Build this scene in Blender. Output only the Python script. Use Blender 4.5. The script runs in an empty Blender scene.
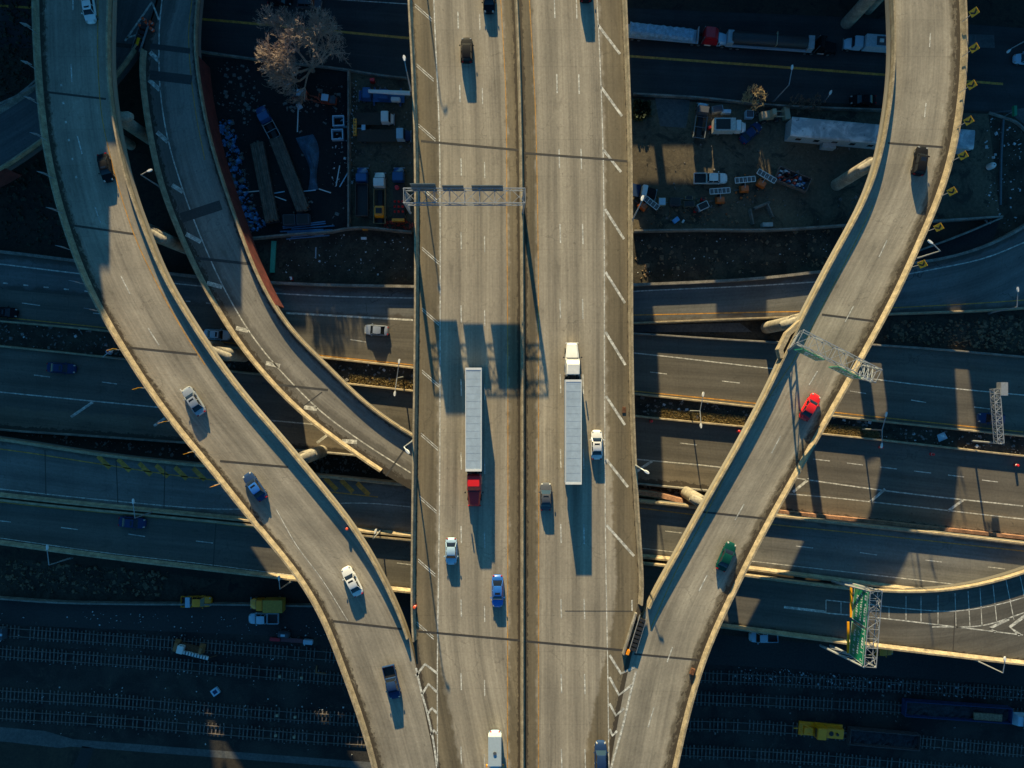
import bpy, bmesh, math, random
from mathutils import Vector, Matrix, noise
R = math.radians
random.seed(7)
sc = bpy.context.scene
col = sc.collection

# ------------------------------------------------------------ camera, sky, sun
CAM_H = 144.0
FPX = 756.0
cam_d = bpy.data.cameras.new('camera'); cam_d.sensor_width = 36; cam_d.lens = 36 * FPX / 1024
cam_d.clip_start = 1; cam_d.clip_end = 3000
cam = bpy.data.objects.new('camera', cam_d); col.objects.link(cam)
cam.location = (0, 0, CAM_H); cam.rotation_euler = (0, 0, 0); sc.camera = cam

SUN_EL = 14.5
SUN_DRIFT = 7.5          # shadows fall towards -y, drifting this much towards +x
world = bpy.data.worlds.new('World'); sc.world = world; world.use_nodes = True
wn = world.node_tree; wn.nodes.clear()
wo = wn.nodes.new('ShaderNodeOutputWorld'); wb = wn.nodes.new('ShaderNodeBackground')
sky = wn.nodes.new('ShaderNodeTexSky'); sky.sky_type = 'NISHITA'; sky.sun_disc = False
sky.sun_elevation = R(SUN_EL); sky.sun_rotation = R(-SUN_DRIFT)
tint = wn.nodes.new('ShaderNodeMix'); tint.data_type = 'RGBA'; tint.blend_type = 'MULTIPLY'
tint.inputs[0].default_value = 1.0; tint.inputs[7].default_value = (0.27, 0.92, 1.38, 1)
wn.links.new(sky.outputs[0], tint.inputs[6]); wn.links.new(tint.outputs[2], wb.inputs[0])
wb.inputs[1].default_value = 0.05
wn.links.new(wb.outputs[0], wo.inputs[0])
sd = bpy.data.lights.new('sun', 'SUN'); sd.energy = 5.0; sd.angle = R(0.5); sd.color = (1.0, 0.79, 0.42)
sun = bpy.data.objects.new('sun', sd); col.objects.link(sun)
sdir = Vector((math.sin(R(SUN_DRIFT)) * math.cos(R(SUN_EL)), -math.cos(R(SUN_DRIFT)) * math.cos(R(SUN_EL)), -math.sin(R(SUN_EL))))
sun.rotation_euler = sdir.to_track_quat('-Z', 'Y').to_euler()
sc.view_settings.view_transform = 'Standard'; sc.view_settings.look = 'None'
sc.view_settings.gamma = 1; sc.view_settings.exposure = 1.04; sc.view_settings.use_curve_mapping = False
sc.cycles.max_bounces = 4; sc.cycles.diffuse_bounces = 2

def P(px, py, z=0.0):
    k = (CAM_H - z) / FPX
    return Vector(((px - 512) * k, (384 - py) * k, z))

# ------------------------------------------------------------ materials
MATS = {}
def new_mat(name):
    m = bpy.data.materials.new(name); m.use_nodes = True
    nt = m.node_tree; nt.nodes.clear()
    o = nt.nodes.new('ShaderNodeOutputMaterial'); b = nt.nodes.new('ShaderNodeBsdfPrincipled')
    nt.links.new(b.outputs[0], o.inputs[0])
    return m, nt, b
def N(nt, t, **kw):
    n = nt.nodes.new(t)
    for k, v in kw.items(): setattr(n, k, v)
    return n
def math_n(nt, op, a, b=None, clamp=False):
    n = nt.nodes.new('ShaderNodeMath'); n.operation = op; n.use_clamp = clamp
    for i, x in enumerate((a, b)):
        if x is None: continue
        if isinstance(x, (int, float)): n.inputs[i].default_value = x
        else: nt.links.new(x, n.inputs[i])
    return n.outputs[0]
def mapr(nt, v, a, b, c=0.0, d=1.0, smooth=True):
    n = nt.nodes.new('ShaderNodeMapRange')
    if smooth: n.interpolation_type = 'SMOOTHSTEP'
    nt.links.new(v, n.inputs[0])
    for i, x in zip((1, 2, 3, 4), (a, b, c, d)): n.inputs[i].default_value = x
    return n.outputs[0]
def mixc(nt, f, a, b, mode='MIX'):
    n = nt.nodes.new('ShaderNodeMix'); n.data_type = 'RGBA'; n.blend_type = mode
    if isinstance(f, (int, float)): n.inputs[0].default_value = f
    else: nt.links.new(f, n.inputs[0])
    for i, x in ((6, a), (7, b)):
        if isinstance(x, tuple): n.inputs[i].default_value = x if len(x) == 4 else (*x, 1)
        else: nt.links.new(x, n.inputs[i])
    return n.outputs[2]
def noise_n(nt, vec, scale, detail=4, rough=0.6, dist=0.0):
    n = nt.nodes.new('ShaderNodeTexNoise'); n.inputs['Scale'].default_value = scale
    n.inputs['Detail'].default_value = detail; n.inputs['Roughness'].default_value = rough
    n.inputs['Distortion'].default_value = dist
    if vec is not None: nt.links.new(vec, n.inputs['Vector'])
    return n.outputs[0]

def mat(name, color, rough=0.6, metal=0.0, var=0.18, scale=3.0, coat=0.0, emit=0.0):
    if name in MATS: return MATS[name]
    m, nt, b = new_mat(name)
    tc = N(nt, 'ShaderNodeTexCoord'); oi = N(nt, 'ShaderNodeObjectInfo')
    add = N(nt, 'ShaderNodeVectorMath', operation='ADD')
    nt.links.new(tc.outputs['Object'], add.inputs[0]); nt.links.new(oi.outputs['Random'], add.inputs[1])
    f = noise_n(nt, add.outputs[0], scale, 5, 0.65)
    g = noise_n(nt, add.outputs[0], scale * 7.3, 3, 0.6)
    f2 = math_n(nt, 'MULTIPLY', mapr(nt, f, 0.35, 0.7, 1 - var, 1 + var * 0.6), mapr(nt, g, 0.35, 0.65, 1 - var * 0.7, 1 + var * 0.4))
    c = mixc(nt, 1.0, (*color, 1), (1, 1, 1, 1), 'MULTIPLY')
    vm = N(nt, 'ShaderNodeVectorMath', operation='SCALE'); nt.links.new(c, vm.inputs[0]); nt.links.new(f2, vm.inputs['Scale'])
    nt.links.new(vm.outputs[0], b.inputs['Base Color'])
    b.inputs['Roughness'].default_value = rough; b.inputs['Metallic'].default_value = metal
    b.inputs['Coat Weight'].default_value = coat; b.inputs['Coat Roughness'].default_value = 0.1
    MATS[name] = m; return m

def road_mat(name, base, shoulder, wl=0.0, wr=0.0, streak=0.22, debris_l=0.0, debris_r=0.0, lane=3.65, lane0=0.0, cracks=0.25, patch=0.12, track=0.10):
    """worn pavement: streaks run along the lanes, browner unused shoulders, rusty grit at the foot of the parapet"""
    m, nt, b = new_mat(name)
    uv = N(nt, 'ShaderNodeUVMap', uv_map='UVMap').outputs[0]
    ed = N(nt, 'ShaderNodeUVMap', uv_map='Edge').outputs[0]
    su = N(nt, 'ShaderNodeSeparateXYZ'); nt.links.new(uv, su.inputs[0])
    se = N(nt, 'ShaderNodeSeparateXYZ'); nt.links.new(ed, se.inputs[0])
    mp = N(nt, 'ShaderNodeMapping'); nt.links.new(uv, mp.inputs[0]); mp.inputs['Scale'].default_value = (0.018, 0.85, 1)
    st = noise_n(nt, mp.outputs[0], 1.0, 6, 0.68)
    mp2 = N(nt, 'ShaderNodeMapping'); nt.links.new(uv, mp2.inputs[0]); mp2.inputs['Scale'].default_value = (0.08, 2.6, 1)
    st2 = noise_n(nt, mp2.outputs[0], 1.0, 4, 0.6)
    big = noise_n(nt, uv, 0.10, 5, 0.6)
    fine = noise_n(nt, uv, 2.3, 6, 0.75)
    # wheel tracks / oil line
    tr = math_n(nt, 'SINE', math_n(nt, 'MULTIPLY', math_n(nt, 'SUBTRACT', se.outputs[0], lane0), 2 * math.pi / lane))
    tr = math_n(nt, 'MULTIPLY', tr, track)
    k = mapr(nt, st, 0.3, 0.7, 1 - streak, 1 + streak, False)
    k = math_n(nt, 'ADD', k, tr)
    k = math_n(nt, 'MULTIPLY', k, mapr(nt, st2, 0.3, 0.7, 0.88, 1.12, False))
    k = math_n(nt, 'MULTIPLY', k, mapr(nt, big, 0.35, 0.65, 1 - patch, 1 + patch, False))
    k = math_n(nt, 'MULTIPLY', k, mapr(nt, fine, 0.3, 0.7, 0.82, 1.18, False))
    # transverse slab seams (faint)
    fr = math_n(nt, 'FRACT', math_n(nt, 'DIVIDE', su.outputs[0], 6.1))
    seam = math_n(nt, 'LESS_THAN', fr, 0.012)
    k = math_n(nt, 'MULTIPLY', k, math_n(nt, 'SUBTRACT', 1.0, math_n(nt, 'MULTIPLY', seam, 0.16)))
    mp4 = N(nt, 'ShaderNodeMapping'); nt.links.new(uv, mp4.inputs[0]); mp4.inputs['Scale'].default_value = (0.16, 0.55, 1); mp4.inputs['Location'].default_value = (7, 3, 0)
    stain = mapr(nt, noise_n(nt, mp4.outputs[0], 1.0, 7, 0.72, 0.8), 0.56, 0.68, 1.0, 0.80)
    drip = mapr(nt, noise_n(nt, uv, 1.1, 2, 0.5), 0.70, 0.74, 1.0, 0.72)
    k = math_n(nt, 'MULTIPLY', math_n(nt, 'MULTIPLY', k, stain), drip)
    # cracks
    vo = N(nt, 'ShaderNodeTexVoronoi', feature='DISTANCE_TO_EDGE'); vo.inputs['Scale'].default_value = 0.13
    wv = N(nt, 'ShaderNodeVectorMath', operation='ADD')
    nz = N(nt, 'ShaderNodeTexNoise'); nz.inputs['Scale'].default_value = 0.35; nz.inputs['Detail'].default_value = 5; nt.links.new(uv, nz.inputs['Vector'])
    sc3 = N(nt, 'ShaderNodeVectorMath', operation='SCALE'); nt.links.new(nz.outputs[1], sc3.inputs[0]); sc3.inputs['Scale'].default_value = 5.0
    nt.links.new(uv, wv.inputs[0]); nt.links.new(sc3.outputs[0], wv.inputs[1]); nt.links.new(wv.outputs[0], vo.inputs['Vector'])
    cr = mapr(nt, vo.outputs[0], 0.003, 0.016, 1.0, 0.0)
    cr = math_n(nt, 'MULTIPLY', cr, mapr(nt, big, 0.5, 0.62, 0.0, cracks))
    k = math_n(nt, 'MULTIPLY', k, math_n(nt, 'SUBTRACT', 1.0, cr))
    colr = (*base, 1)
    fac = None
    wob = mapr(nt, noise_n(nt, uv, 0.5, 4, 0.6), 0.2, 0.8, -0.7, 0.7, False)
    for w, d in ((wl, se.outputs[0]), (wr, se.outputs[1])):
        if w <= 0: continue
        f = mapr(nt, math_n(nt, 'ADD', d, wob), w - 0.35, w + 0.35, 1.0, 0.0)
        fac = f if fac is None else math_n(nt, 'MAXIMUM', fac, f)
    if fac is not None: colr = mixc(nt, fac, (*base, 1), (*shoulder, 1))
    else: colr = mixc(nt, 0.0, (*base, 1), (*base, 1))
    vm = N(nt, 'ShaderNodeVectorMath', operation='SCALE'); nt.links.new(colr, vm.inputs[0]); nt.links.new(k, vm.inputs['Scale'])
    out = vm.outputs[0]
    mp3 = N(nt, 'ShaderNodeMapping'); nt.links.new(uv, mp3.inputs[0]); mp3.inputs['Scale'].default_value = (0.9, 1.6, 1)
    gn = noise_n(nt, mp3.outputs[0], 1.0, 6, 0.75)
    for w, d in ((debris_l, se.outputs[0]), (debris_r, se.outputs[1])):
        if w <= 0: continue
        near = mapr(nt, d, 0.45, 0.65 + w, 1.0, 0.0)
        g = mapr(nt, math_n(nt, 'ADD', gn, math_n(nt, 'MULTIPLY', near, 0.30)), 0.60, 0.70, 0.0, 0.85)
        g = math_n(nt, 'MULTIPLY', g, mapr(nt, near, 0.0, 0.15))
        out = mixc(nt, g, out, (0.035, 0.026, 0.018, 1))
    nt.links.new(out, b.inputs['Base Color'])
    b.inputs['Roughness'].default_value = 0.85
    bp = N(nt, 'ShaderNodeBump'); bp.inputs['Strength'].default_value = 0.12; bp.inputs['Distance'].default_value = 0.02
    nt.links.new(fine, bp.inputs['Height']); nt.links.new(bp.outputs[0], b.inputs['Normal'])
    return m

def ground_mat(name, c1, c2, scale=0.12, c3=None, t3=0.62, bump=0.25, fine=1.6):
    m, nt, b = new_mat(name)
    tc = N(nt, 'ShaderNodeTexCoord').outputs['Object']
    a = noise_n(nt, tc, scale, 7, 0.62, 0.4); f = noise_n(nt, tc, fine, 8, 0.8)
    s = math_n(nt, 'ADD', math_n(nt, 'MULTIPLY', a, 0.65), math_n(nt, 'MULTIPLY', f, 0.35))
    c = mixc(nt, mapr(nt, s, 0.40, 0.60), (*c1, 1), (*c2, 1))
    if c3:
        g = noise_n(nt, tc, scale * 2.3, 7, 0.75, 1.0)
        c = mixc(nt, mapr(nt, g, t3 - 0.04, t3 + 0.05), c, (*c3, 1))
    vm = N(nt, 'ShaderNodeVectorMath', operation='SCALE'); nt.links.new(c, vm.inputs[0])
    nt.links.new(mapr(nt, f, 0.25, 0.75, 0.6, 1.4, False), vm.inputs['Scale'])
    nt.links.new(vm.outputs[0], b.inputs['Base Color']); b.inputs['Roughness'].default_value = 0.95
    bp = N(nt, 'ShaderNodeBump'); bp.inputs['Strength'].default_value = bump; bp.inputs['Distance'].default_value = 0.15
    nt.links.new(f, bp.inputs['Height']); nt.links.new(bp.outputs[0], b.inputs['Normal'])
    return m

M_CONC = mat('parapet_concrete', (0.40, 0.32, 0.205), 0.8, var=0.32, scale=0.9)
M_CONC_D = mat('old_concrete', (0.25, 0.23, 0.20), 0.85, var=0.35, scale=0.7)
M_PAINT = mat('road_paint', (0.70, 0.68, 0.60), 0.6, var=0.5, scale=1.7)
M_YEL = mat('yellow_road_paint', (0.62, 0.30, 0.045), 0.6, var=0.35, scale=1.4)
M_JOINT = mat('joint_rubber', (0.055, 0.048, 0.04), 0.7)
M_STEEL = mat('galvanised_steel', (0.36, 0.38, 0.40), 0.45, 0.3, var=0.12)
M_STEELD = mat('weathered_steel', (0.12, 0.15, 0.17), 0.55, 0.2)
M_RUST = mat('rust', (0.16, 0.065, 0.03), 0.9, var=0.4)
M_GLASS = mat('dark_glass', (0.012, 0.016, 0.022), 0.08, 0.0, var=0.0, coat=0.5)
M_TYRE = mat('tyre_rubber', (0.018, 0.018, 0.018), 0.85)
M_RIM = mat('wheel_rim', (0.35, 0.35, 0.36), 0.35, 0.7)
M_BLACK = mat('black_plastic', (0.02, 0.02, 0.022), 0.6)
M_LAMP = mat('headlamp_glass', (0.45, 0.45, 0.43), 0.15)
M_TAIL = mat('tail_lamp_red', (0.45, 0.01, 0.01), 0.25)
def paint(name, c, rough=0.32, metal=0.0):
    dark = max(c) < 0.2
    m = mat('paint_' + name, c, 0.6 if dark else rough, metal, var=0.06, scale=1.2, coat=0.0 if dark else 0.5)
    if dark: m.node_tree.nodes['Principled BSDF'].inputs['Specular IOR Level'].default_value = 0.08
    return m
WHITE = paint('white', (0.78, 0.78, 0.76)); LBLUE = paint('light_blue', (0.42, 0.60, 0.74)); BLUE = paint('blue', (0.03, 0.16, 0.55))
TBLUE = paint('truck_blue', (0.02, 0.09, 0.26)); NAVY = paint('navy', (0.02, 0.05, 0.13)); BLACK = paint('black', (0.012, 0.013, 0.016)); SILVER = paint('silver', (0.42, 0.46, 0.5), 0.3, 0.4)
RED = paint('red', (0.80, 0.02, 0.02)); DRED = paint('dark_red', (0.50, 0.01, 0.02)); GREEN = paint('green', (0.003, 0.06, 0.05))
YELLOW = paint('yellow', (0.95, 0.33, 0.008)); ORANGE = paint('orange', (0.75, 0.15, 0.02)); GREY = paint('grey', (0.09, 0.10, 0.12))
TAN = paint('tan', (0.42, 0.34, 0.22)); BROWN = mat('brown_timber', (0.16, 0.11, 0.075), 0.85, var=0.4, scale=1.5)
M_TARP = mat('blue_tarpaulin', (0.05, 0.12, 0.19), 0.6, var=0.4, scale=0.8)
M_SIGN = mat('sign_green', (0.01, 0.26, 0.13), 0.4, var=0.08); M_SIGNW = mat('sign_white', (0.8, 0.8, 0.8), 0.4, var=0.02)
M_SIGNBACK = mat('sign_back', (0.10, 0.14, 0.16), 0.5)
M_CHEV = mat('chevron_yellow', (0.95, 0.40, 0.01), 0.4, var=0.04)

# ------------------------------------------------------------ mesh helpers
class MB:
    def __init__(self): self.v = []; self.f = []
    def add(self, vs, fs):
        n = len(self.v); self.v += [tuple(p) for p in vs]; self.f += [tuple(i + n for i in f) for f in fs]; return self
    def frus(self, x0, x1, y0, y1, z0, X0, X1, Y0, Y1, z1):
        return self.add([(x0,y0,z0),(x1,y0,z0),(x1,y1,z0),(x0,y1,z0),(X0,Y0,z1),(X1,Y0,z1),(X1,Y1,z1),(X0,Y1,z1)],
            [(3,2,1,0),(4,5,6,7),(0,1,5,4),(1,2,6,5),(2,3,7,6),(3,0,4,7)])
    def box(self, x0, x1, y0, y1, z0, z1): return self.frus(x0,x1,y0,y1,z0,x0,x1,y0,y1,z1)
    def bar(self, a, b, r, r2=None, n=4):
        a = Vector(a); b = Vector(b); d = (b - a)
        if d.length < 1e-6: return self
        r2 = r if r2 is None else r2
        q = d.to_track_quat('Z', 'Y').to_matrix(); vs = []
        for c, rr in ((a, r), (b, r2)):
            for i in range(n):
                t = 2 * math.pi * (i + .5) / n; vs.append(c + q @ Vector((math.cos(t) * rr, math.sin(t) * rr, 0)))
        fs = [(i, (i+1) % n, n + (i+1) % n, n + i) for i in range(n)] + [tuple(range(n))[::-1], tuple(range(n, 2*n))]
        return self.add(vs, fs)
    def loft(self, secs, cap=True, close=True):
        m = len(secs[0]); vs = [p for s in secs for p in s]; fs = []
        for i in range(len(secs) - 1):
            for j in range(m if close else m - 1):
                a = i*m + j; b = i*m + (j+1) % m; fs.append((a, b, b+m, a+m))
        if cap and close: fs += [tuple(range(m))[::-1], tuple(range((len(secs)-1)*m, len(secs)*m))]
        return self.add(vs, fs)
    def prism(self, pts, z0, z1):
        n = len(pts)
        return self.add([(p[0],p[1],z0) for p in pts] + [(p[0],p[1],z1) for p in pts],
            [tuple(range(n))[::-1], tuple(range(n,2*n))] + [(i,(i+1)%n,n+(i+1)%n,n+i) for i in range(n)])
    def lathe(self, prof, c=(0,0,0), n=12):
        secs = [[(c[0]+r*math.cos(2*math.pi*i/n), c[1]+r*math.sin(2*math.pi*i/n), c[2]+z) for i in range(n)] for r, z in prof]
        return self.loft(secs)
    def build(self, name, m, parent=None, bevel=0.0, smooth=0.0, kind=None):
        me = bpy.data.meshes.new(name); me.from_pydata(self.v, [], self.f); me.validate()
        bm = bmesh.new(); bm.from_mesh(me)
        bmesh.ops.recalc_face_normals(bm, faces=bm.faces)
        if bevel: bmesh.ops.bevel(bm, geom=[e for e in bm.edges if len(e.link_faces) == 2 and e.calc_face_angle(0) > 0.5], offset=bevel, segments=2, affect='EDGES', clamp_overlap=True)
        bm.to_mesh(me); bm.free()
        if smooth:
            for p in me.polygons: p.use_smooth = True
            me.set_sharp_from_angle(angle=R(smooth))
        me.materials.append(m)
        o = bpy.data.objects.new(name, me); col.objects.link(o)
        if parent: o.parent = parent
        if kind: o['kind'] = kind
        return o
class MK(MB):
    """painted marks: every stroke becomes an object of its own"""
    def __init__(self): super().__init__(); self.runs = []
    def add(self, vs, fs):
        a, b = len(self.v), len(self.f); super().add(vs, fs); self.runs.append((a, b, len(self.v), len(self.f))); return self
    def build(self, name, m, parent=None, **kw):
        for a, b, c, d in self.runs:
            q = MB(); q.add(self.v[a:c], [tuple(i - a for i in f) for f in self.f[b:d]]); o = q.build(name, m, parent, **kw)
        return o
def tag(o, label=None, cat=None, group=None, kind=None):
    if label: o['label'] = label
    if cat: o['category'] = cat
    if group: o['group'] = group
    if kind: o['kind'] = kind
    return o
def thing(name, label, cat, loc=(0,0,0), rz=0.0, group=None):
    o = bpy.data.objects.new(name, None); col.objects.link(o); o.empty_display_size = 0.5
    o.location = loc; o.rotation_euler = (0, 0, rz); return tag(o, label, cat, group)

def catmull(pts, sub=10):
    out = []; n = len(pts)
    if n == 2: return [pts[0].lerp(pts[1], i / sub) for i in range(sub + 1)]
    for i in range(n - 1):
        p0 = pts[i-1] if i > 0 else pts[i]*2 - pts[i+1]; p1 = pts[i]; p2 = pts[i+1]
        p3 = pts[i+2] if i + 2 < n else pts[i+1]*2 - pts[i]
        # centripetal-ish: scale tangents by chord
        d = (p2-p1).length; d0 = max((p1-p0).length, .01); d3 = max((p3-p2).length, .01)
        m1 = ((p1-p0)/d0 * d + (p2-p1)/max(d,.01) * d0) / (d0 + d) * d
        m2 = ((p2-p1)/max(d,.01) * d3 + (p3-p2)/d3 * d) / (d3 + d) * d
        for k in range(sub):
            t = k / sub; t2 = t*t; t3 = t2*t
            out.append(p1*(2*t3-3*t2+1) + m1*(t3-2*t2+t) + p2*(-2*t3+3*t2) + m2*(t3-t2))
    out.append(pts[-1].copy()); return out
def resample(pts, n):
    L = [0.0]
    for a, b in zip(pts, pts[1:]): L.append(L[-1] + (b-a).length)
    out = []; j = 0
    for i in range(n):
        s = L[-1] * i / (n - 1)
        while j < len(L) - 2 and L[j+1] < s: j += 1
        d = L[j+1] - L[j]; out.append(pts[j].lerp(pts[j+1], 0 if d < 1e-9 else min(1, (s - L[j]) / d)))
    return out
def PG(px, py, z, h):
    """ground point under something seen at (px,py) that is h metres tall"""
    p = P(px, py, z + h); p.z = z; return p
def curve(px, z, n=60):
    """smooth world polyline through picture coordinates on the level z (number or function of px x)"""
    ws = [P(x, y, z(x) if callable(z) else z) for x, y in px]
    c = resample(catmull(ws), n)
    for _ in range(36 if n >= 100 else 0):
        c = [c[0]] + [c[i-1]*.25 + c[i]*.5 + c[i+1]*.25 for i in range(1, n-1)] + [c[-1]]
    return c
def normals(pl):
    out = []
    for i in range(len(pl)):
        d = pl[min(i+1, len(pl)-1)] - pl[max(i-1, 0)]; d.z = 0; d.normalize(); out.append(Vector((-d.y, d.x, 0)))
    return out
def ribbon(name, L, Rr, m, parent=None, thick=0.0, cols=5, kind=None):
    """a pavement between two world polylines, with metre UVs along/across and distances to both edges"""
    n = len(L); verts = []; uv = []; ed = []; u = 0
    for i in range(n):
        if i: u += ((L[i]+Rr[i])/2 - (L[i-1]+Rr[i-1])/2).length
        w = (Rr[i]-L[i]).length
        for j in range(cols):
            t = j / (cols-1); verts.append(L[i].lerp(Rr[i], t)); uv.append((u, w*t)); ed.append((w*t, w*(1-t)))
    faces = [(i*cols+j, i*cols+j+1, (i+1)*cols+j+1, (i+1)*cols+j) for i in range(n-1) for j in range(cols-1)]
    nt_ = len(verts)
    if thick:
        for i in range(n):
            for e in (L[i], Rr[i]): verts.append(e - Vector((0,0,thick))); uv.append((0,0)); ed.append((9,9))
        for i in range(n-1):
            a = nt_ + 2*i
            faces += [(a, a+2, a+3, a+1), (i*cols, (i+1)*cols, a+2, a), (i*cols+cols-1, a+1, a+3, (i+1)*cols+cols-1)]
    me = bpy.data.meshes.new(name); me.from_pydata([tuple(v) for v in verts], [], faces)
    a = me.uv_layers.new(name='UVMap'); b = me.uv_layers.new(name='Edge')
    for lp in me.loops: a.data[lp.index].uv = uv[lp.vertex_index]; b.data[lp.index].uv = ed[lp.vertex_index]
    bm = bmesh.new(); bm.from_mesh(me); bmesh.ops.recalc_face_normals(bm, faces=bm.faces)
    up = sum(f.normal.z * f.calc_area() for f in bm.faces if all(v.index < nt_ for v in f.verts))
    if not thick and up < 0: bmesh.ops.reverse_faces(bm, faces=bm.faces)
    bm.to_mesh(me); bm.free()
    me.materials.append(m); o = bpy.data.objects.new(name, me); col.objects.link(o)
    if parent: o.parent = parent
    if kind: o['kind'] = kind
    return o
def sweep(mb, pl, prof):
    """sweep a closed profile [(offset to the left, height)] along a polyline"""
    nn = normals(pl)
    return mb.loft([[p + q*o + Vector((0,0,h)) for o, h in prof] for p, q in zip(pl, nn)])
JERSEY = [(0, -0.35), (0.0, 1.05), (0.30, 1.05), (0.40, 0.35), (0.66, 0.0), (0.66, -0.35)]
def flip(prof): return [(-o, h) for o, h in prof]
def strip(mb, pl, w, dz=0.008):
    """flat painted strip along a polyline"""
    nn = normals(pl); n = len(pl)
    vs = []
    for p, q in zip(pl, nn): vs += [p + q*w/2 + Vector((0,0,dz)), p - q*w/2 + Vector((0,0,dz))]
    return mb.add(vs, [(2*i, 2*i+1, 2*i+3, 2*i+2) for i in range(n-1)])
def seg(mb, a, b, z, w, dz=0.008): return strip(mb, [P(*a, z), P(*b, z)], w, dz)
def patch(name, pts, z, m, kind='structure', parent=None):
    w = [P(x, y, z) for x, y in pts]
    mb = MB(); mb.add(w, [tuple(range(len(w)))])
    me = bpy.data.meshes.new(name); me.from_pydata([tuple(v) for v in w], [], [tuple(range(len(w)))])
    bm = bmesh.new(); bm.from_mesh(me)
    bm.normal_update()
    for f in bm.faces:
        if f.normal.z < 0: f.normal_flip()
    bm.to_mesh(me); bm.free(); me.materials.append(m)
    o = bpy.data.objects.new(name, me); col.objects.link(o)
    if kind: o['kind'] = kind
    if parent: o.parent = parent
    return o
# ------------------------------------------------------------ ground
ZT, ZI, ZR3, ZEX = 18.0, 9.0, 6.0, 1.0
def z_r4(x): return 6.0 + 1.5 * min(1, max(0, (x - 420) / 330))
G_DIRT = ground_mat('ground_dirt', (0.0279, 0.0223, 0.0174), (0.0465, 0.0360, 0.0248), 0.10, (0.0124, 0.0136, 0.0124), 0.60)
G_ASPH = ground_mat('ground_asphalt', (0.0248, 0.0260, 0.0279), (0.0372, 0.0372, 0.0372), 0.05, (0.0620, 0.0620, 0.0620), 0.68, 0.1, 2.5)
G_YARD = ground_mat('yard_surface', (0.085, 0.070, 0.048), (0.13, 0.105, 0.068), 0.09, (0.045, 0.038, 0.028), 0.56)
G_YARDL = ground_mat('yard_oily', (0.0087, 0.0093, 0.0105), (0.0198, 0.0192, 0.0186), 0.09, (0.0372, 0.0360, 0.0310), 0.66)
G_BALLAST = ground_mat('ballast', (0.0112, 0.0112, 0.0124), (0.0372, 0.0347, 0.0310), 0.16, (0.0527, 0.0465, 0.0372), 0.60, 0.5, 3.5)
G_WEED = ground_mat('weedy_dirt', (0.0248, 0.0211, 0.0149), (0.0620, 0.0527, 0.0372), 0.30, (0.0136, 0.0161, 0.0087), 0.58, 0.6, 2.2)
G_SLAB = ground_mat('grey_slab', (0.075, 0.082, 0.085), (0.105, 0.11, 0.11), 0.2, None)

gm = MB(); S = 420
gm.add([(-S,-S,0),(S,-S,0),(S,S,0),(-S,S,0)], [(0,1,2,3)]).build('ground', G_DIRT, kind='structure')
Y_OFF = 0.004
patch('street_verge', [(-60,-60),(35,-60),(34,82),(-60,122)], 0.004, G_WEED)
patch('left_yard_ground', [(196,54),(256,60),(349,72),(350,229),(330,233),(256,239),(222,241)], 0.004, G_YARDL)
patch('small_yard_ground', [(349,72),(430,80),(430,233),(350,229)], 0.004, G_YARD)
patch('slope_ground', [(222,241),(256,239),(330,233),(350,229),(430,233),(430,283),(275,281)], 0.004, G_WEED)
patch('yard_ground', [(600,97),(767,106),(990,114),(1000,215),(933,222),(850,226),(767,231),(600,233)], 0.004, G_YARD)
patch('slope_ground', [(600,234),(767,232),(850,227),(933,223),(925,262),(820,271),(767,278),(600,286)], 0.006, G_WEED)
patch('verge_ground', [(988,112),(1060,128),(1060,208),(1024,226),(990,244),(1000,215)], 0.006, G_WEED)
patch('embankment', [(600,325),(780,321),(888,317),(1060,311),(1060,357),(1024,354),(872,342),(767,339),(600,332)], 0.008, G_WEED)
patch('concrete_gore_ground', [(600,326),(740,323),(752,332),(600,332)], 0.012, G_SLAB)
patch('slope_ground', [(-60,552),(100,566),(220,580),(175,600),(60,600),(-60,594)], 0.006, G_WEED)
patch('service_road', [(-60,598),(60,603),(230,605),(420,607),(1080,668),(1080,690),(780,668),(420,650),(330,638),(-60,622)], 0.008, G_ASPH)
patch('rail_bed', [(-60,622),(330,638),(420,650),(780,668),(1080,690),(1080,800),(420,800),(370,764),(250,756),(-60,734)], 0.006, G_BALLAST)
patch('retaining_strip', [(-60,731),(45,737),(250,753),(420,766),(420,773),(250,760),(90,748),(-60,737)], 0.012, G_SLAB)
patch('concrete_apron', [(0,727),(45,731),(90,744),(60,748),(0,741)], 0.016, G_SLAB)
patch('dirt_path', [(94,748),(76,800),(60,800),(82,746)], 0.012, G_ASPH)
patch('pavement_slab', [(966,34),(994,35),(995,48),(968,47)], 0.030, G_SLAB)
patch('concrete_pad', [(655,98),(690,100),(686,128),(660,126)], 0.014, G_SLAB)
patch('shaded_lane', [(915,252),(1000,220),(992,244),(940,266),(905,272)], 0.010, G_ASPH)
patch('side_street', [(988,113),(1008,112),(1040,136),(1080,175),(1080,140),(1050,116),(1024,108)], 0.016, G_SLAB)

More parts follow.
